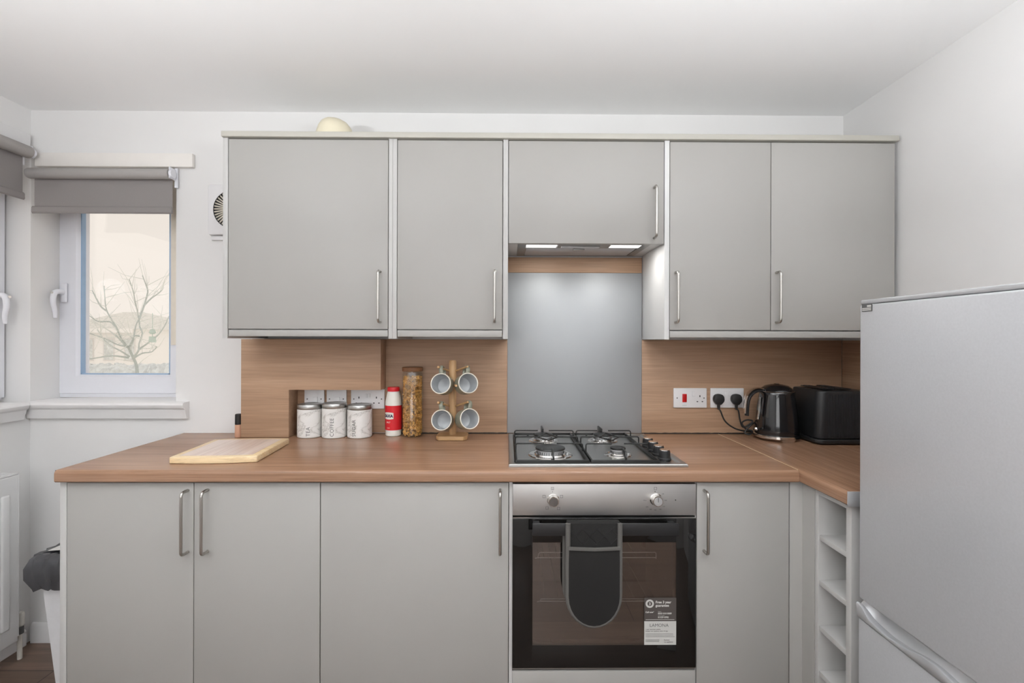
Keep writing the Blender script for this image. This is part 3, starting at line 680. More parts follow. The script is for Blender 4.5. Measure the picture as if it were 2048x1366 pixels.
MB().lathe([(0, .0003), (.0075, .0003), (.0075, .0006), (0, .0006)], Matrix.Translation((cc.x, ys + .0003, cc.z)) @ Matrix.Rotation(PI / 2, 4, 'X'), 32).build('badge_centre', 'stickdark', stk)
text_mesh('3', .012, 'white', 'lettering', stk, lambda v: Vector((cc.x + v.x, ys - .0006, cc.z - .004 + v.y)), 'CENTER', .0003)

# oven glove hanging over the handle
gl0, gl1 = at(1134, 1052, OF - .062), at(1243, 1255, OF - .062)
og = thing('oven_glove', 'charcoal double oven glove with grey binding hanging on the oven handle', 'oven glove', ((gl0.x + gl1.x) / 2, OF - .04, gl1.z))
gw = (gl1.x - gl0.x) / 2; gcx = (gl0.x + gl1.x) / 2; gtop = hp0.z + .004
def glove_outline(hw, zb, zt, n=14): return [(-hw, zt)] + [(-hw, zt - (zt - zb - hw * 1.15) * i / 4) for i in range(1, 4)] + [(-hw * math.cos(a), zb + hw * 1.15 - hw * 1.15 * math.sin(a)) for a in [PI * i / n for i in range(n + 1)]] + [(hw, zt - (zt - zb - hw * 1.15) * (4 - i) / 4) for i in range(1, 4)] + [(hw, zt)]
out = glove_outline(gw - .004, gl1.z + .003, gtop + .003)
yf1 = OF - .0465
b = MB(); b.prism([(gcx + x, z) for x, z in out], 'y', yf1 - .009, yf1, .002); b.build('front_pad', 'glove', og)
zpk = at(1188, 1096, OF - .06).z
zpt = [(x, z) for x, z in out if z < zpk]; zpt = [(-gw + .005, zpk)] + zpt + [(gw - .005, zpk)]
b = MB(); b.prism([(gcx + x, z) for x, z in zpt], 'y', yf1 - .017, yf1 - .0092, .003); b.build('pocket', 'glove', og)
b = MB(); b.tube([(gcx + x, yf1 - .009, z) for x, z in out], .0078, 10); b.build('edge_binding', 'glovetrim', og)
b = MB(); b.prism([(-gw + .004, zpk - .005), (0, zpk - .008), (gw - .004, zpk - .005), (gw - .004, zpk + .006), (0, zpk + .003), (-gw + .004, zpk + .006)], 'y', yf1 - .0205, yf1 - .0165, .001); b.xf(Matrix.Translation((gcx, 0, 0))); b.build('pocket_binding', 'glovetrim', og)
# part folded over the bar and the rear half
b = MB(); yb_ = OF - .0325
prof = [(yf1 - .009, gtop - .01), (yf1 - .0085, gtop), (yf1 - .004, gtop + .004), (OF - .04, gtop + .006), (yb_ + .005, gtop + .004), (yb_ + .009, gtop), (yb_ + .0095, gtop - .03), (yb_ + .0005, gtop - .03), (yb_ + .0005, gtop - .004), (yb_ - .002, gtop - .001), (yf1 + .001, gtop - .001), (yf1, gtop - .01)]
b.prism(prof, 'x', gcx - gw + .003, gcx + gw - .003, .001); b.build('fold', 'glove', og)
out2 = [(x - .007, z) for x, z in glove_outline(gw - .004, gl1.z + .02, gtop - .02)]
b = MB(); b.prism([(gcx + x, z) for x, z in out2], 'y', yb_ + .0045, yb_ + .0125, .002); b.build('rear_pad', 'glove', og)
b = MB(); b.tube([(gcx + x, yb_ + .0085, z) for x, z in out2], .007, 10); b.build('edge_binding', 'glovetrim', og)
b = MB()
for i in range(-3, 8):
    for sgn in (1, -1):
        x0_ = -gw + i * .045; seg = []
        for k in range(12):
            x = x0_ + k * .008; z = (gtop - .012 - k * .008) if sgn > 0 else (zpk + .008 + k * .008)
            if abs(x) < gw - .008 and zpk + .006 < z < gtop - .006: seg.append((gcx + x, yf1 - .0092, z))
        if len(seg) > 1: b.tube(seg, .0007, 5)
b.build('quilting', 'blackplastic', og)

# ------------------------------------------------------------------ hob
HBX0, HBX1, HBY0, HBY1 = .006, .588, -.572, -.06
hob = thing('gas_hob', 'stainless steel gas hob with four burners set in the worktop', 'hob', (.3, -.3, WT))
b = MB(); zt = WT + .0105
V = []
def ringrect(m, z): return [(HBX0 + m, HBY0 + m, z), (HBX1 - m, HBY0 + m, z), (HBX1 - m, HBY1 - m, z), (HBX0 + m, HBY1 - m, z)]
rings = [ringrect(0, WT + .0006), ringrect(0, WT + .007), ringrect(.002, WT + .0095), ringrect(.007, zt), ringrect(.018, zt), ringrect(.026, WT + .006)]
for rg in rings: V += rg
F = [(0, 1, 2, 3)]
for k in range(len(rings) - 1):
    for i in range(4): F.append((k * 4 + i, k * 4 + (i + 1) % 4, k * 4 + 4 + (i + 1) % 4, k * 4 + 4 + i))
k = (len(rings) - 1) * 4; F.append((k, k + 1, k + 2, k + 3)); b._new(V, F); b.build('tray', 'steel', hob, 20)
zs = WT + .0062
burn = [(.153, -.425, .05, .078), (.146, -.183, .0365, .06), (.386, -.183, .0365, .06), (.392, -.427, .0255, .048)]
for (x, y, r, rr) in burn:
    mt = Matrix.Translation((x, y, zs))
    bn = MB().lathe([(rr, .0), (rr - .003, .003), (rr - .012, .0045), (r + .006, .002), (r + .003, .0065), (r * .98, .008), (r * .98, .0), ], mt, 48).build('burner_ring', 'chrome', hob)
    MB().lathe([(0, 0), (r * .94, 0), (r * .94, .016), (r * 1.0, .018), (r * 1.0, .0205), (0, .0205)], mt, 64).build('burner_head', 'alu', bn)
    MB().lathe([(0, .021), (r * 1.04, .021), (r * 1.06, .023), (r * 1.03, .0265), (r * .8, .0285), (0, .029)], mt, 48).build('burner_cap', 'iron', bn)
    b = MB(); nn = 36
    for i in range(nn):
        a = 2 * PI * i / nn; b.cyl((x + math.cos(a) * r * .945, y + math.sin(a) * r * .945, zs + .006), (x + math.cos(a) * r * .945, y + math.sin(a) * r * .945, zs + .0155), .0011, 5)
    tag(b.build('flame_slots', 'dark', bn), kind='stuff')
    MB().cyl((x + r + .009, y - .012, zs + .001), (x + r + .009, y - .012, zs + .009), .0022, 10).build('igniter', 'ceramic', bn)
ZF, ZT_, rw = WT + .0135, WT + .0455, .0026
def support(x0, x1, label=None):
    t = MB(); y0, y1 = -.553, -.085; ym = -.305
    # low frame of flat bar
    fr = MB(); fr.box(x0, x1, y0, y0 + .006, ZF - .005, ZF + .005, .001); fr.box(x0, x1, y1 - .006, y1, ZF - .005, ZF + .005, .001); fr.box(x0, x0 + .006, y0 + .003, y1 - .003, ZF - .005, ZF + .005, .001); fr.box(x1 - .006, x1, y0 + .003, y1 - .003, ZF - .005, ZF + .005, .001)
    ps = fr.build('pan_support', 'iron', hob)
    def finger(f): b = MB(); f(b); b.build('wire_finger', 'iron', ps)
    for (bx, by, r, rr) in burn:
        if not (x0 < bx < x1): continue
        gap = max(r * .45, .022)
        finger(lambda b: b.tube(fillet([(x0 + .003, by, ZF), (x0 + .003, by, ZT_), (bx - gap, by, ZT_)], .008), rw, 10))
        finger(lambda b: b.tube(fillet([(x1 - .003, by, ZF), (x1 - .003, by, ZT_), (bx + gap, by, ZT_)], .008), rw, 10))
        if by < -.3: finger(lambda b: b.prism([(y0 + .001, ZF), (y0 + .009, ZF), (y0 + .05, ZT_ - .012), (y0 + .05, ZT_ + .002), (y0 + .012, ZT_ - .002), (y0 + .001, ZF + .014)], 'x', bx - .003, bx + .003, .001))
        else: finger(lambda b: b.prism([(y1 - .001, ZF), (y1 - .009, ZF), (by + gap, ZT_ - .012), (by + gap, ZT_ + .003), (y1 - .004, ZT_ + .003), (y1 - .001, ZT_)], 'x', bx - .0035, bx + .0035, .001))
    fx = [q for q in burn if x0 < q[0] < x1][0][0]
    finger(lambda b: (b.tube(fillet([(x0 + .003, ym, ZF), (x0 + .003, ym, ZT_), (fx - .03, ym, ZT_), (fx, ym + .07, ZT_), (fx + .03, ym, ZT_), (x1 - .003, ym, ZT_), (x1 - .003, ym, ZF)], .008), rw, 10)))
    finger(lambda b: b.tube(fillet([(fx - .036, ym, ZT_ - .002), (fx, ym - .06, ZT_ - .002), (fx + .036, ym, ZT_ - .002)], .004), rw, 10))
    b = MB()
    for x in (x0 + .06, x1 - .06):
        for y in (y0 + .003, y1 - .003): b.cyl((x, y, ZF - .0078), (x, y, ZF - .003), .004, 10)
    b.build('rubber_feet', 'blackplastic', ps)
support(.028, .270); support(.276, .502)
for i in range(4):
    y = -.300 - .0655 * i
    kb = MB().lathe([(0, 0), (.0215, 0), (.0215, .006), (.0195, .008), (.0185, .03), (.0165, .0325), (0, .0325)], Matrix.Translation((.535, y, zs + .0003)), 36).build('knob', 'blackplastic', hob)
    MB().lathe([(0, .0326), (.0165, .0326), (.016, .0345), (0, .035)], Matrix.Translation((.535, y, zs + .0003)), 32).build('knob_cap', 'chrome', kb)

# ------------------------------------------------------------------ chopping board
cbc = Vector((-.985, -.377, 0)); cbr = R(-3.2)
def boardpts(hw, hd_, bow): 
    pts = []
    n = 10
    for i in range(n + 1): t_ = -1 + 2 * i / n; pts.append((t_ * hw, -hd_ - bow * (1 - t_ * t_)))
    for i in range(n + 1): t_ = 1 - 2 * i / n; pts.append((t_ * hw, hd_ + bow * (1 - t_ * t_)))
    return pts
q = [atz(338, 916, .932), atz(508, 913, .932), atz(580, 877, .932), atz(434, 876, .932)]
cx_ = sum(p.x for p in q) / 4; cy_ = sum(p.y for p in q) / 4
wid = ((q[1] - q[0]).length + (q[2] - q[3]).length) / 2; dep = ((q[3] - q[0]).length + (q[2] - q[1]).length) / 2
dirv = (q[3] - q[0]) + (q[2] - q[1]); ang = math.atan2(-dirv.x, dirv.y)
cb = thing('chopping_board', 'pale wooden chopping board with a striped centre paled by painted sheen on the worktop', 'chopping board', (cx_, cy_, WT + .0006)); cb.rotation_euler.z = ang
b = MB(); b.prism(boardpts(wid / 2, dep / 2 - .01, .012), 'z', 0, .0215, .003, 3); b.xf(Matrix.Translation(cb.location)); b.build('board_body', 'board', cb)
b = MB(); b.prism(boardpts(wid / 2 - .022, dep / 2 - .028, .006), 'z', .0217, .0222); b.xf(Matrix.Translation(cb.location)); b.build('striped_inlay', 'boardin', cb)

# ------------------------------------------------------------------ canisters
def canister(px, pyb, pytop, word, label, wordpx):
    r = .0505
    yb = atz(px, pyb, WT).y + r
    c = at(px, 840, yb - .02); c = Vector((at(px, 840, yb).x, yb, WT + .0006))
    t = thing('storage_canister', label, 'canister', c, group='marble canisters')
    mt = Matrix.Translation(c)
    H = (at(px, pytop, yb - r).z - WT) - .020
    MB().lathe([(0, 0), (r - .003, 0), (r, .003), (r, H - .002), (r - .002, H), (0, H)], mt, 56).build('body', 'marble', t)
    MB().lathe([(0, H + .0005), (r - .001, H + .0005), (r, H + .002), (r, H + .017), (r - .002, H + .02), (r - .012, H + .0205), (r - .014, H + .019), (0, H + .019)], mt, 56).build('lid', 'steel', t)
    th0 = math.asin(max(-.95, min(.95, (at(wordpx, 850, yb - r).x - c.x) / r)))
    def f(v):    # letters run upwards; v.x -> height, v.y -> leftward around the can
        th = th0 - v.y / r; rr = r + .0005
        return Vector((c.x + rr * math.sin(th), c.y - rr * math.cos(th), c.z + .008 + v.x))
    text_mesh(word, .0215, 'ink', 'lettering', t, f, 'LEFT', 0, 1.05)
    return t
canister(620, 877.5, 811, 'TEA', 'marble canister lettered TEA, next to the oak boxing', 619)
canister(669, 878, 809, 'COFFEE', 'marble canister lettered COFFEE, standing in the middle', 667)
canister(719.5, 878, 812, 'SUGAR', 'marble canister lettered SUGAR, standing in front of the double socket', 711)

# salt bottle
yb = atz(787, 874, WT).y + .034; c = Vector((at(787, 830, yb).x, yb, WT + .0006)); mt = Matrix.Translation(c)
sb = thing('salt_bottle', 'white plastic salt bottle with red label and red cap', 'bottle', c)
SH = at(787, 774, yb).z - c.z
MB().lathe([(0, 0), (.030, 0), (.0335, .004), (.0345, .03), (.0345, SH * .64), (.034, SH * .68), (.0325, SH * .74), (.0265, SH * .88), (.0245, SH * .905), (.0245, SH * .915), (0, SH * .915)], mt, 48).build('body', 'saltwhite', sb)
MB().lathe([(0, SH * .916), (.0255, SH * .916), (.0265, SH * .925), (.026, SH * .985), (.024, SH), (0, SH)], mt, 40).build('cap', 'saltred', sb)
MB().lathe([(.0347, SH * .13), (.0352, SH * .132), (.0352, SH * .628), (.0347, SH * .63)], mt, 48).build('label_band', 'saltred', sb)
def cylmap(c, r, th0, z0, sc=1): return lambda v: Vector((c.x + r * math.sin(th0 + v.x / r), c.y - r * math.cos(th0 + v.x / r), c.z + z0 + v.y))
def badge(w, h, n=20):
    b = MB(); bm = b.bm; top = []; bot = []
    for i in range(n + 1):
        x = -w / 2 + w * i / n; e_ = (1 - abs(2 * i / n - 1) ** 2.2) * .18 + .82
        top.append(bm.verts.new((x, h / 2 * e_, 0))); bot.append(bm.verts.new((x, -h / 2 * e_, 0)))
    for i in range(n): bm.faces.new((bot[i], bot[i + 1], top[i + 1], top[i]))
    return b
th = -.42
b = badge(.046, .030); b.fn(cylmap(c, .0356, th, SH * .425)); b.build('badge', 'saltwhite', sb)
text_mesh('SAXA', .0165, 'navy', 'lettering', sb, cylmap(c, .0360, th, SH * .425 - .0058), 'CENTER', .0010)
text_mesh('SALT', .009, 'beige', 'lettering', sb, cylmap(c, .0356, th + .0, SH * .28), 'CENTER', .0001)
text_mesh('TABLE', .005, 'beige', 'lettering', sb, cylmap(c, .0356, th, SH * .17), 'CENTER')

# cereal jar
yb = atz(825, 877, WT).y + .046; c = Vector((at(825, 800, yb).x, yb, WT + .0006)); mt = Matrix.Translation(c)
cj = thing('cereal_jar', 'tall glass jar with wooden lid filled with corn flakes', 'jar', c)
JH = at(825, 734, yb).z - c.z
rj = .0445
MB().lathe([(0, .0), (rj - .006, 0), (rj, .007), (rj, JH - .03), (rj - .004, JH - .024), (rj - .004, JH - .018), (rj - .007, JH - .018), (rj - .007, JH - .024), (rj - .0028, JH - .032), (rj - .0028, .008), (rj - .007, .004), (0, .004)], mt, 56).build('glass_body', 'glassjar', cj)
MB().lathe([(0, JH - .0175), (rj - .002, JH - .0175), (rj - .001, JH - .015), (rj - .001, JH - .002), (rj - .003, JH), (0, JH)], mt, 48).build('lid', 'lidwood', cj)
random.seed(5); b = MB(); ri = rj - .0046
def flake(p, s):
    n = 6; rot = Matrix.Rotation(random.uniform(0, 6.3), 3, 'Z') @ Matrix.Rotation(random.uniform(0, 3), 3, 'X') @ Matrix.Rotation(random.uniform(0, 6.3), 3, 'Y')
    cv = b.bm.verts.new(p + rot @ Vector((0, 0, s * .35))); rg = []
    for i in range(n):
        a = 2 * PI * i / n; q = s * random.uniform(.7, 1.1); rg.append(b.bm.verts.new(p + rot @ Vector((q * math.cos(a), q * .75 * math.sin(a), random.uniform(-.2, .2) * s))))
    for i in range(n): b.bm.faces.new((cv, rg[i], rg[(i + 1) % n]))
for i in range(3000):
    a = random.uniform(0, 2 * PI); rr = ri * math.sqrt(random.uniform(.6, .9)); z = random.uniform(.008, JH - .038)
    flake(Vector((c.x + rr * math.cos(a), c.y + rr * math.sin(a), c.z + z)), random.uniform(.0036, .0056))
tag(b.build('corn_flakes', 'flake', None, 25), 'golden corn flakes filling the tall glass jar', 'cereal', kind='stuff')

# ------------------------------------------------------------------ mug tree and mugs
ybs = atz(907, 882, WT).y
mc = Vector((at(905, 870, ybs + .052).x, ybs + .052, WT + .0006))
mt_ = thing('mug_tree', 'beech wooden mug tree holding four mugs on the worktop', 'mug tree', mc)
bw = .064
b = MB(); b.prism([(-bw, -.03), (-bw + .012, -.05), (bw - .014, -.052), (bw, -.03), (bw, .03), (bw - .014, .05), (-bw + .014, .05), (-bw, .03)], 'z', 0, .017, .003, 3); b.xf(Matrix.Translation(mc)); b.build('base', 'beechx', mt_)
ph = at(905, 720, mc.y).z - mc.z
MB().lathe([(0, .0172), (.0155, .0172), (.0155, ph - .006), (.013, ph - .001), (0, ph)], Matrix.Translation(mc), 28).build('post', 'beech', mt_)
pegs = []
for (px, py, pxe, pye, dy) in ((897, 742, 876, 734, -.08), (913, 742, 935, 733, -.08), (897, 812, 876, 805, -.08), (913, 812, 936, 804, -.08)):
    s_ = at(px, py, mc.y - .004); e_ = at(pxe, pye, mc.y + dy)
    s0 = Vector((mc.x + (.014 if s_.x > mc.x else -.014), mc.y - .004, s_.z))
    MB().cyl(s0, e_, .0044, 14).build('peg', 'beechx', mt_); pegs.append((s0, e_))
pe = at(912.5, 771.5, mc.y - .115); MB().cyl((mc.x + .004, mc.y - .0145, pe.z - .006), (pe.x, mc.y - .115, pe.z), .0044, 14).build('peg', 'beechx', mt_)
def make_mug():
    t = thing('mug', 'x', 'mug', (0, 0, 0), group='mugs on the mug tree')
    r, h = .0415, .082
    MB().lathe([(0, h), (r * .55, h), (r * .82, h - .006), (r * .97, h - .022), (r * 1.0, h * .5), (r, .0035)], None, 48).build('outer_body', 'mugout', t)
    MB().lathe([(r, .0034), (r - .0005, .001), (r - .002, 0), (r - .0038, .001), (r - .0042, .0034)], None, 48).build('rim', 'rim', t)
    MB().lathe([(r - .0042, .0035), (r - .004, h * .5), (r * .88, h - .022), (r * .74, h - .01), (r * .5, h - .006), (0, h - .005)], None, 48).build('inner_glaze', 'ceramic', t)
    pts = spline([(0, r - .002, h * .24), (0, r + .016, h * .2), (0, r + .03, h * .34), (0, r + .03, h * .56), (0, r + .016, h * .74), (0, r - .002, h * .74)], 6)
    b = MB(); b.tube(pts, .005, 10); b.fn(lambda v: Vector((v.x * 1.7, v.y, v.z))); b.build('handle', 'mugout', t)
    return t
mug0 = make_mug(); first = True
specs = [(881, 767, -.15, .12, 'white-lined mug on the upper left peg of the mug tree'),
         (937, 766, .42, -.15, 'white-lined mug on the upper right peg of the mug tree'),
         (882.5, 840, -.08, .14, 'white-lined mug on the lower left peg of the mug tree'),
         (940, 837.5, .5, -.28, 'white-lined mug on the lower right peg of the mug tree')]
for (px, py, yaw, roll, lab), (s0, e_) in zip(specs, pegs):
    o = mug0 if first else copy_tree(mug0); first = False
    o['label'] = lab
    ymouth = mc.y - .104
    c_ = at(px, py, ymouth)
    o.location = c_
    # local +z (mug axis, base) points to +Y; local +y (handle) points up
    fwd = Vector((-math.sin(yaw), math.cos(yaw), -.22)).normalized()
    upv = Vector((math.sin(-roll), 0, 1)); upv = (upv - fwd * upv.dot(fwd)).normalized(); rgt = upv.cross(fwd)
    m3 = Matrix((rgt, upv, fwd)).transposed()
    if yaw > .3: o.location.y += .0
    o.rotation_euler = m3.to_euler()

# ------------------------------------------------------------------ sockets
SKY = -.0124
def plate(name, label, px, py, w, cat='socket'):
    p = at(px, py, SKY - .008); t = thing(name, label, cat, (p.x, SKY, p.z), group='white wall sockets and switches')
    MB().box(p.x - w / 2, p.x + w / 2, SKY - .009, SKY - .0002, p.z - .043, p.z + .043, .0025, 3).build('face_plate', 'socket', t)
    return t, p
YS = SKY - .0092
def screw(t, x, z): MB().cyl((x, YS - .0006, z), (x, YS + .0004, z), .0028, 12).build('screw', 'ink', t)
def pins(t, x, z):
    MB().box(x - .0021, x + .0021, YS - .0003, YS + .0004, z + .006, z + .0145).build('pin_hole', 'dark', t)
    for d in (-.011, .011): MB().box(x + d - .0032, x + d + .0032, YS - .0003, YS + .0004, z - .0155, z - .0115).build('pin_hole', 'dark', t)
def rocker(t, x, z, w=.009, h=.018, mat='socket', name='rocker'): MB().box(x - w / 2, x + w / 2, YS - .0035, YS, z - h / 2, z + h / 2, .001).build(name, mat, t)
t, p = plate('switch', 'white single switch plate behind the TEA canister', 628.5, 798, .086, 'switch'); screw(t, p.x - .03, p.z + .0); screw(t, p.x + .03, p.z); rocker(t, p.x + .006, p.z - .002, .02, .022)
t, p = plate('switch', 'white single switch plate behind the COFFEE canister', 673, 798, .086, 'switch'); screw(t, p.x - .03, p.z); screw(t, p.x + .03, p.z); rocker(t, p.x + .004, p.z - .002, .02, .022)
t, p = plate('double_socket', 'white double socket behind the SUGAR canister', 735.5, 798, .146); screw(t, p.x - .06, p.z); screw(t, p.x + .06, p.z); pins(t, p.x - .038, p.z - .004); pins(t, p.x + .038, p.z - .004); rocker(t, p.x - .006, p.z + .014); rocker(t, p.x + .007, p.z + .016)
t, p = plate('cooker_socket', 'white cooker socket plate with a red switch right of the hob', 1380.5, 796, .146); screw(t, p.x - .058, p.z); screw(t, p.x + .06, p.z); rocker(t, p.x - .026, p.z, .019, .036, 'red', 'red_switch'); rocker(t, p.x + .014, p.z + .018, .012, .022); pins(t, p.x + .042, p.z - .002)
MB().box(p.x - .036, p.x - .016, YS - .0004, YS, p.z - .033, p.z - .031).build('indicator', 'feeder', t)
t, p = plate('double_socket', 'white double socket with two black plugs, left of the kettle', 1454.5, 796, .146); rocker(t, p.x - .008, p.z + .018, .012, .02); rocker(t, p.x + .01, p.z + .018, .012, .02); screw(t, p.x + .062, p.z - .002)
def plug(label, px, py, cordpts):
    p = at(px, py, SKY - .03); y1 = SKY - .0096
    t = thing('power_plug', label, 'plug', (p.x, y1, p.z), group='black power plugs')
    b = MB(); o_ = [(-.021, -.008), (-.023, .002), (-.021, .014), (-.014, .023), (0, .026), (.014, .023), (.021, .014), (.023, .002), (.021, -.008), (.009, -.022), (-.009, -.022)]
    b.prism([(p.x + x, p.z + z) for x, z in o_], 'y', y1 - .024, y1 - .0002, .005, 3); b.build('plug_body', 'blackplastic', t)
    MB().tube([(p.x, y1 - .012, p.z - .02), (p.x, y1 - .012, p.z - .042)], [.007, .005], 12).build('strain_relief', 'blackplastic', t)
    MB().tube(spline([(p.x, y1 - .012, p.z - .04)] + cordpts, 8), .0033, 10).build('cord', 'cable', t)
def cp_(px, py, y): q = at(px, py, y); return (q.x, q.y, max(q.z, WT + .0042))
plug('black plug with hanging cord in the left half of the double socket', 1439, 800, [cp_(1441, 822, -.04), cp_(1450, 842, -.045), cp_(1468, 856, -.05), cp_(1488, 862, -.055), cp_(1506, 864, -.05)])
plug('black plug beside the kettle handle with its cord in a tied bundle', 1474.5, 800, [cp_(1477, 822, -.04), cp_(1480, 840, -.045), cp_(1486, 854, -.075), cp_(1500, 848, -.085), cp_(1505, 842, -.085), cp_(1494, 840, -.08), cp_(1484, 846, -.08), cp_(1492, 858, -.085), cp_(1504, 862, -.09), cp_(1500, 869, -.11), cp_(1490, 866, -.105), cp_(1494, 858, -.1), cp_(1506, 847, -.095), cp_(1512, 846, -.06), cp_(1508, 860, -.045)])

# ------------------------------------------------------------------ kettle
yk = atz(1553, 887, WT).y + .086
kc = Vector((at(1553, 850, yk).x, yk, WT + .0006)); KM = Matrix.Translation(kc)
ke = thing('kettle', 'black glossy kettle with chrome base and handle beside the toaster', 'kettle', kc)
KH = at(1553, 766, yk).z - kc.z
MB().lathe([(0, .006), (.078, .006), (.084, .010), (.0875, .013), (.0875, .022), (.083, .025), (0, .025)], KM, 64).build('base_ring', 'chrome', ke)
b = MB(); b.prism([(-.026, .0005), (-.018, .0005), (.018, .0005), (.026, .0005), (.036, .0125), (-.036, .0125)][0:1] + [(.018, .0005), (.026, .0125), (-.026, .0125)] if False else [(-.018, .0), (.018, .0), (.028, .0125), (-.028, .0125)], 'y', -.0865, -.06); b.xf(KM); b.build('base_foot', 'chrome', ke)
for a in (R(30), R(150)): MB().cyl((kc.x + .06 * math.cos(a), kc.y + .06 * math.sin(a), kc.z), (kc.x + .06 * math.cos(a), kc.y + .06 * math.sin(a), kc.z + .007), .012, 16).build('base_foot', 'blackplastic', ke)
kp = [(0, .0255), (.082, .0255), (.084, .03)]
for i in range(1, 13):
    t_ = i / 12; kp.append((.084 - .017 * t_ ** 1.5, .03 + (KH * .80 - .03) * t_))
kp += [(.0655, KH * .835), (.064, KH * .85), (0, KH * .85)]
MB().lathe(kp, KM, 64).build('body', 'kettleblack', ke)
MB().lathe([(.0655, KH * .851), (.0665, KH * .856), (.0655, KH * .862), (0, KH * .862)], KM, 64).build('lid_ring', 'chrome', ke)
MB().lathe([(0, KH * .863), (.0635, KH * .863), (.058, KH * .91), (.044, KH * .955), (.02, KH * .982), (0, KH * .985)], KM, 48).build('lid', 'kettleblack', ke)
MB().lathe([(0, KH * .986), (.009, KH * .986), (.012, KH * .99), (.008, KH * 1.0), (0, KH * 1.0)], KM, 24).build('lid_knob', 'chrome', ke)
KR = KM @ Matrix.Rotation(R(6), 4, 'Z')
def strap(pts, w, th, name, mat, M4):
    P = spline(pts, 7); b = MB(); b.tube(P, th, 10); b.fn(lambda v: Vector((v.x, v.y * w / th, v.z))); b.xf(M4); return b.build(name, mat, ke)
hzt = KH * .88
hpts = [(-.058, 0, hzt), (-.085, 0, hzt + .004), (-.110, 0, hzt - .004), (-.130, 0, hzt - .026), (-.138, 0, hzt - .06), (-.140, 0, hzt - .1)]
strap([(x + .0075, y, z - .006) for x, y, z in hpts], .0105, .0075, 'handle', 'blackplastic', KR)
strap([(x - .0025, y, z + .0035) for x, y, z in hpts], .0112, .0032, 'handle_strip', 'chrome', KR)
strap([(-.0745, 0, hzt - .03), (-.079, 0, KH * .5), (-.084, 0, KH * .36)], .006, .003, 'water_gauge', 'chrome', KR)
b = MB(); b.prism([(.05, -.012), (.078, -.004), (.078, .004), (.05, .012)], 'z', KH * .76, KH * .845, .002); b.xf(KM); b.build('spout', 'chrome', ke)
lv = at(1503, 857, yk - .02)
MB().tube([(kc.x - .083, kc.y - .02, lv.z - .002), (kc.x - .094, kc.y - .024, lv.z)], .0035, 10).build('switch_lever', 'blackplastic', ke)
MB().lathe([(0, -.007), (.005, -.0055), (.0075, 0), (.005, .0055), (0, .007)], Matrix.Translation((kc.x - .099, kc.y - .025, lv.z)), 20).build('switch_knob', 'chrome', ke)

# ------------------------------------------------------------------ toaster
tx0 = 1.222; tx1 = 1.43; ty0, ty1 = -.245, -.035; tz1 = 1.121
to = thing('toaster', 'black ribbed toaster in the corner half behind the fridge', 'toaster', ((tx0 + tx1) / 2, (ty0 + ty1) / 2, WT))
def rrect(x0, x1, y0, y1, r, n=6):
    out = []
    for cx, cy, a0 in ((x1 - r, y1 - r, 0), (x0 + r, y1 - r, 90), (x0 + r, y0 + r, 180), (x1 - r, y0 + r, 270)):
        for i in range(n + 1): a = R(a0 + 90 * i / n); out.append((cx + r * math.cos(a), cy + r * math.sin(a)))
    return out
b = MB(); b.prism(rrect(tx0 + .002, tx1 - .002, ty0 + .006, ty1 - .002, .03), 'z', WT + .022, tz1, .006, 3)
tzc = (WT + tz1) / 2
b.fn(lambda v: Vector((v.x + .008 * ((v.z - WT) / .2) * (1 if v.x < (tx0 + tx1) / 2 else -.6), v.y, v.z + (.006 * math.sin((v.y - ty0) / (ty1 - ty0) * PI) if v.z > tzc else 0))))
tbod = b.build('body', 'toaster', to)
b = MB(); b.prism(rrect(tx0 - .002, tx1 + .002, ty0 - .001, ty1, .03), 'z', WT + .005, WT + .0215, .004, 3); b.build('base', 'blackplastic', to)
for x in (tx0 + .03, tx1 - .03):
    for y in (ty0 + .03, ty1 - .03): MB().cyl((x, y, WT + .0006), (x, y, WT + .0052), .012, 16).build('foot', 'blackplastic', to)
for i in range(22):
    x = tx0 + .045 + i * .0062
    MB().cyl((x, ty0 + .0058, WT + .03), (x, ty0 + .0058, tz1 - .012), .0019, 8).build('rib', 'toaster', to)
for k_, x in enumerate((tx0 + .062, tx0 + .13)):
    s_ = MB(); s_.box(x - .017, x + .017, ty0 + .028, ty1 - .025, tz1 + .0055, tz1 + .0072, .0005); so_ = s_.build('slot', 'iron', to)
    b = MB(); b.tube(fillet([(x - .018, ty0 + .026, tz1 + .0075), (x + .018, ty0 + .026, tz1 + .0075), (x + .018, ty1 - .023, tz1 + .0075), (x - .018, ty1 - .023, tz1 + .0075), (x - .018, ty0 + .026, tz1 + .0075)], .005), .0018, 6); b.build('slot_trim', 'toaster', so_)

# ------------------------------------------------------------------ small bottle left of the boxing
p = at(476, 865, -.05); yb = -.05
bo = thing('small_bottle', 'small beige bottle with black cap tucked beside the oak boxing', 'bottle', (p.x, yb, WT))
bx_ = BX0 - .0155
mtb = Matrix.Translation((bx_, -.09, WT + .0006)); zcap0 = at(476, 849, -.09).z - WT; zcap1 = at(476, 828, -.09).z - WT
MB().lathe([(0, 0), (.0125, 0), (.0138, .002), (.0138, zcap0 - .002), (.012, zcap0), (0, zcap0)], mtb, 32).build('body', 'skin', bo)
MB().lathe([(0, zcap0 + .0005), (.0132, zcap0 + .0005), (.0135, zcap0 + .002), (.0132, zcap1 - .003), (.011, zcap1), (0, zcap1)], mtb, 32).build('cap', 'blackplastic', bo)

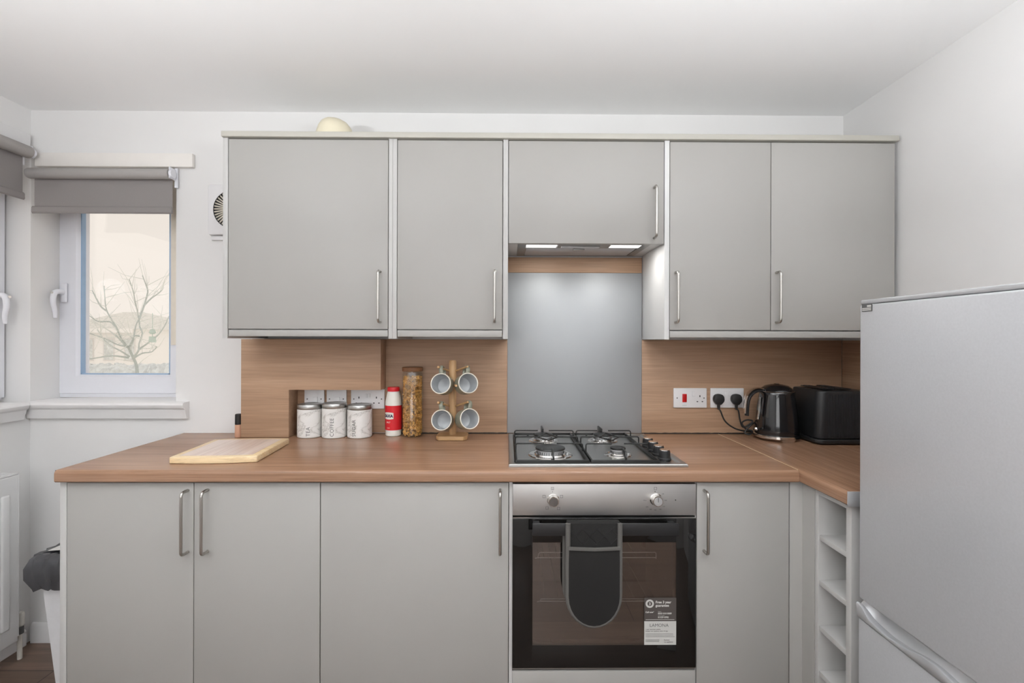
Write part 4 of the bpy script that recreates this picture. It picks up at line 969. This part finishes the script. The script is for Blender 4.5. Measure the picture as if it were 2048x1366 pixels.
# ------------------------------------------------------------------ fridge freezer
FRX = .932
fp_ = atx(1717.5, 800, FRX); fy1 = fp_.y; fy0 = fy1 - .52
ztop = atx(1717.5, 605, FRX).z; zsp = atx(1716, 1198, FRX).z
fr = thing('fridge_freezer', 'tall silver fridge freezer against the right wall', 'fridge freezer', (1.2, (fy0 + fy1) / 2, 0))
MB().box(FRX + .066, XR - .02, fy0 + .002, fy1 - .002, .012, ztop - .004, .006, 3).build('body', 'fridge', fr)
MB().box(FRX + .001, FRX + .06, fy0, fy1, zsp + .004, ztop - .0065, .006, 3).build('upper_door', 'fridge', fr)
MB().box(FRX + .004, XR - .022, fy0, fy1, ztop - .0055, ztop + .006, .003, 3).build('top_cap', 'fridgeh', fr)
zh = .048
ld = MB().box(FRX + .001, FRX + .06, fy0, fy1, .06, zsp - zh - .001, .002, 2).build('lower_door', 'fridge', fr)
# wavy scooped handle trim along the top of the lower door
gap_ = [(0, .007), (.015, .010), (.024, .014), (.032, .024), (.044, .031), (.1, .038), (.16, .031), (.2, .021), (.23, .018), (.25, .020), (.28, .027), (.33, .037), (.4, .038), (.46, .03), (.5, .012), (.53, .008)]
def lipgap(d):
    for (d0, g0), (d1, g1) in zip(gap_, gap_[1:]):
        if d <= d1: t = (d - d0) / (d1 - d0); t = t * t * (3 - 2 * t) if d1 < .04 else t; return g0 + (g1 - g0) * t
    return .008
n = 110; b = MB(); rows = []
for i in range(n + 1):
    d_ = (fy1 - fy0 + .003) * i / n; y = fy1 + .002 - d_; zt_ = zsp - sum(lipgap(max(0, d_ + q * .004)) for q in (-2, -1, 0, 1, 2)) / 5
    xf_ = FRX - .002; gp = zsp - zt_; dp = .012 + .5 * gp
    rows.append([b.bm.verts.new(v) for v in ((xf_ + .055, y, zsp - zh), (xf_ + .004, y, zsp - zh), (xf_, y, zsp - zh + .003), (xf_ - .002, y, zt_ - .004), (xf_ - .001, y, zt_ - .001), (xf_ + .002, y, zt_), (xf_ + .005, y, zt_ - .001), (xf_ + dp * .7, y, zt_ - .004), (xf_ + dp, y, zt_ + gp * .25), (xf_ + dp + .004, y, zsp - .002), (xf_ + .055, y, zsp - .002))])
for a_, c_ in zip(rows, rows[1:]):
    for k in range(10): b.bm.faces.new((a_[k], a_[k + 1], c_[k + 1], c_[k]))
    b.bm.faces.new((a_[10], a_[0], c_[0], c_[10]))
b.bm.faces.new(rows[0]); b.bm.faces.new(rows[-1]); bmesh.ops.recalc_face_normals(b.bm, faces=b.bm.faces)
b.build('handle_trim', 'fridgeh', ld, 50)
MB().box(FRX + .055, FRX + .064, fy0 + .004, fy1 - .004, zsp - zh, zsp + .004).build('door_gasket', 'ink', fr)
s0, s1 = atx(1724, 609, FRX), atx(1744, 622.5, FRX)
sk = MB().box(FRX - .0006, FRX + .0008, s1.y, s0.y, atx(1724, 623.5, FRX).z, atx(1724, 609, FRX).z).build('badge_sticker', 'ink', fr)
b = MB(); zz0, zz1 = atx(1724, 623, FRX).z, atx(1724, 609.5, FRX).z; H_ = zz1 - zz0; W_ = s0.y - s1.y
b.box(FRX - .0012, FRX - .0007, s1.y + W_ * .06, s0.y - W_ * .06, zz0 + H_ * .08, zz0 + H_ * .24); b.box(FRX - .0012, FRX - .0007, s1.y + W_ * .06, s0.y - W_ * .06, zz0 + H_ * .32, zz0 + H_ * .48); b.box(FRX - .0012, FRX - .0007, s1.y + W_ * .06, s1.y + W_ * .45, zz0 + H_ * .58, zz0 + H_ * .86); b.build('sticker_print', 'sticklight', sk)

# ------------------------------------------------------------------ radiator, pipe, bin
RX = XL + .105
e_t = atx(38, 946, RX); e_b = atx(38, 1285, RX)
rd = thing('radiator', 'white panel radiator on the left wall below the window', 'radiator', (RX, e_t.y - .5, 0))
ry_1 = e_t.y; ry_0 = ry_1 - 1.1; rz1 = e_t.z; rz0 = .095
b = MB()
prof = []
b.box(RX - .016, RX, ry_0, ry_1, rz0, rz1 - .004, .006, 3)
b.build('front_panel', 'radiator', rd)
for i in range(22):
    y = ry_1 - .055 - i * .048
    MB().box(RX - .004, RX + .007, y - .017, y + .017, rz0 + .07, rz1 - .075, .0068, 3).build('pressed_rib', 'radiator', rd)
MB().box(RX - .075, RX - .058, ry_0 + .01, ry_1 - .01, rz0 + .01, rz1 - .01, .005, 2).build('rear_panel', 'radiator', rd)
MB().box(RX - .078, RX - .001, ry_1 - .004, ry_1 + .003, rz0 + .02, rz1 + .001, .001).build('side_cover', 'radiator', rd)
b = MB(); b.box(RX - .078, RX - .070, ry_0, ry_1, rz1 - .003, rz1 + .003); b.box(RX - .012, RX - .001, ry_0, ry_1, rz1 - .003, rz1 + .003)
for i in range(40):
    y = ry_0 + .02 + i * (ry_1 - ry_0 - .04) / 39; b.box(RX - .0701, RX - .0119, y - .004, y + .004, rz1 - .003, rz1 + .002)
b.build('top_grille', 'radiator', rd)
MB().box(XL + .001, RX - .077, ry_1 - .2, ry_1 - .16, rz0 + .1, rz1 - .1).build('wall_bracket', 'radiator', rd)
vp = Vector((RX - .03, ry_1 + .035, 0))
vt = thing('radiator_valve', 'white valve and grey pipe at the radiator foot', 'valve', (vp.x, vp.y, 0))
MB().cyl((vp.x, vp.y, .0005), (vp.x, vp.y, .11), .0085, 16).build('pipe', 'pipe', vt)
MB().lathe([(0, .105), (.013, .105), (.013, .13), (.009, .135), (0, .135)], Matrix.Translation((vp.x, vp.y, 0)), 24).build('valve_body', 'ink', vt)
MB().lathe([(0, .1355), (.012, .1355), (.0155, .14), (.015, .185), (.011, .192), (0, .193)], Matrix.Translation((vp.x, vp.y, 0)), 24).build('valve_cap', 'pipe', vt)
# bin
by0 = -.40
q0 = at(78, 1215, by0); zrim = at(90, 1112, by0).z
bx0, bx1 = q0.x, -1.428
bx1 = -1.4175; by1 = -.13
wb = thing('waste_bin', 'white open-top waste bin beside the base cabinet', 'bin', ((bx0 + bx1) / 2, (by0 + by1) / 2, 0))
tp = .045
def ringb(m, z, dx=0): return [(bx0 + m, by0 + m * .6, z), (bx1 - .002, by0 + m * .6, z), (bx1 - .002, by1 - m * .5, z), (bx0 + m, by1 - m * .5, z)]
rg = [ringb(tp, .0008), ringb(0, zrim - .02), ringb(-.004, zrim - .019), ringb(-.004, zrim), ringb(.004, zrim), ringb(.006, zrim - .02), ringb(tp + .005, .012)]
V = [v for q in rg for v in q]; F = [(0, 1, 2, 3)]
for k in range(len(rg) - 1):
    for i in range(4): F.append((k * 4 + i, k * 4 + (i + 1) % 4, k * 4 + 4 + (i + 1) % 4, k * 4 + 4 + i))
k = (len(rg) - 1) * 4; F.append((k, k + 1, k + 2, k + 3))
MB()._new(V, F).build('bin_body', 'bin', wb, 25)
# bag folded over the rim
random.seed(12); b = MB(); per = []
def perim(m, n=24):
    P = []; cs = [(bx0 - m, by0 - m), (bx1 - .0035, by0 - m), (bx1 - .0035, by1 + m * .6), (bx0 - m, by1 + m * .6)]
    for i in range(4):
        a_, c_ = cs[i], cs[(i + 1) % 4]
        for k in range(n): P.append((a_[0] + (c_[0] - a_[0]) * k / n, a_[1] + (c_[1] - a_[1]) * k / n))
    return P
lay = [(.014, -.115), (.022, -.075), (.024, -.035), (.018, -.004), (.008, .008), (-.008, .006), (-.012, -.03), (-.02, -.08)]
grid = []
for m_, dz in lay:
    row = []
    for i, (x, y) in enumerate(perim(m_)):
        w = math.sin(i * 1.7 + dz * 30) * .004 + random.uniform(-.0055, .0055)
        xx = min(bx1 - .003, x + w); zz = zrim + dz + (random.uniform(-.008, .008) if dz < -.1 and m_ > 0 else random.uniform(-.002, .002)) + (.016 * (y - by0) / (by1 - by0) if m_ > 0 else 0) * 0
        row.append(b.bm.verts.new((xx, y + w, zz)))
    grid.append(row)
N_ = len(grid[0])
for a_, c_ in zip(grid, grid[1:]):
    for i in range(N_): b.bm.faces.new((a_[i], a_[(i + 1) % N_], c_[(i + 1) % N_], c_[i]))
bmesh.ops.recalc_face_normals(b.bm, faces=b.bm.faces)
tag(b.build('bin_bag', 'bag', None, 42), 'black bin bag folded over the rim of the white bin', 'bin bag')

pp = MB(); pp.prism([(bx0 + .018, by0 + .014), (bx1 - .03, by0 + .022), (bx1 - .03, by1 - .05), (bx0 + .07, by1 - .05)], 'z', zrim + .010, zrim + .0115)
pp.fn(lambda v: Vector((v.x, v.y, v.z + .07 * (v.y - by0) + .05 * (v.x - bx0))))
tag(pp.build('paper_sheet', 'white'), 'white paper sheet lying on top inside the black bin bag', 'paper')

# ------------------------------------------------------------------ unseen globe lamp added behind the viewer for general fill
LX, LY = -.2, -2.75
cl = thing('fill_globe_lamp', 'white globe lamp added behind the viewer as fill light', 'lamp', (LX, LY, ZC))
MB().lathe([(0, -.0005), (.06, -.0005), (.06, -.02), (.03, -.035), (0, -.035)], Matrix.Translation((LX, LY, ZC)), 32).build('ceiling_rose', 'trim', cl)
MB().cyl((LX, LY, ZC - .034), (LX, LY, ZC - .36), .004, 10).build('flex', 'trim', cl)
MB().lathe([(0, .12)] + [(.12 * math.sin(a), .12 * math.cos(a)) for a in [PI * i / 16 for i in range(1, 16)]] + [(0, -.12)], Matrix.Translation((LX, LY, ZC - .48)), 32).build('globe', 'globe', cl)

# ------------------------------------------------------------------ light
w = bpy.data.worlds.new('sky'); C.world = w; w.use_nodes = True
bg = w.node_tree.nodes['Background']; bg.inputs[0].default_value = S(247, 238, 228); bg.inputs[1].default_value = 1.0
def area(name, loc, rot, sx_, sy_, power, color=(1, 1, 1)):
    l = bpy.data.lights.new(name, 'AREA'); l.shape = 'RECTANGLE'; l.size = sx_; l.size_y = sy_; l.energy = power; l.color = color
    o = bpy.data.objects.new(name, l); o.location = loc; o.rotation_euler = rot; col.objects.link(o); return o
def portal(name, loc, rot, sx_, sy_): o = area(name, loc, rot, sx_, sy_, 1); o.data.cycles.is_portal = True
portal('daylight_left_window', (XL - .25, LWY / 2, 1.6), (0, R(-90), 0), 1.1, 1.3)
portal('daylight_back_window', ((XL + WOX) / 2, .28, 1.6), (R(-90), 0, 0), .63, 1.05)
area('fill_rear_window', ((FX0 + FX1) / 2, YF - .05, 1.5), (R(90), 0, 0), 2.2, 1.15, 23, (.95, .975, 1))  # fill light in the window added behind the viewer
for a_, c_ in ((.074, .192), (.403, .52)): area('hood_lamp_light', ((a_ + c_) / 2, -.241, hb - .001), (0, 0, 0), c_ - a_, .05, .65, (1, .98, .95))
UY, UZ = -1.9, 1.70  # two bowl pendants added out of frame to brighten the ceiling
for UX, lab in ((-1.05, 'added white bowl fill lamp shining up, on the window side behind the viewer'), (.6, 'added white bowl fill lamp shining up, on the fridge side behind the viewer')):
    pl = thing('fill_pendant', lab, 'lamp', (UX, UY, ZC))
    MB().lathe([(0, ZC - .0005), (.05, ZC - .0005), (.05, ZC - .02), (0, ZC - .03)], Matrix.Translation((UX, UY, 0)), 32).build('ceiling_rose', 'trim', pl)
    MB().cyl((UX, UY, UZ - .03), (UX, UY, ZC - .029), .004, 10).build('flex', 'trim', pl)
    MB().lathe([(0, UZ - .0595), (.06, UZ - .055), (.16, UZ), (.157, UZ), (.058, UZ - .05), (0, UZ - .052)], Matrix.Translation((UX, UY, 0)), 40).build('bowl_shade', 'trim', pl)
    area('fill_uplight', (UX, UY, UZ - .01), (PI, 0, 0), .22, .22, 36, (.95, .975, 1))
C.view_settings.view_transform = 'Standard'; C.view_settings.look = 'None'; C.view_settings.gamma = 1; C.view_settings.exposure = 0
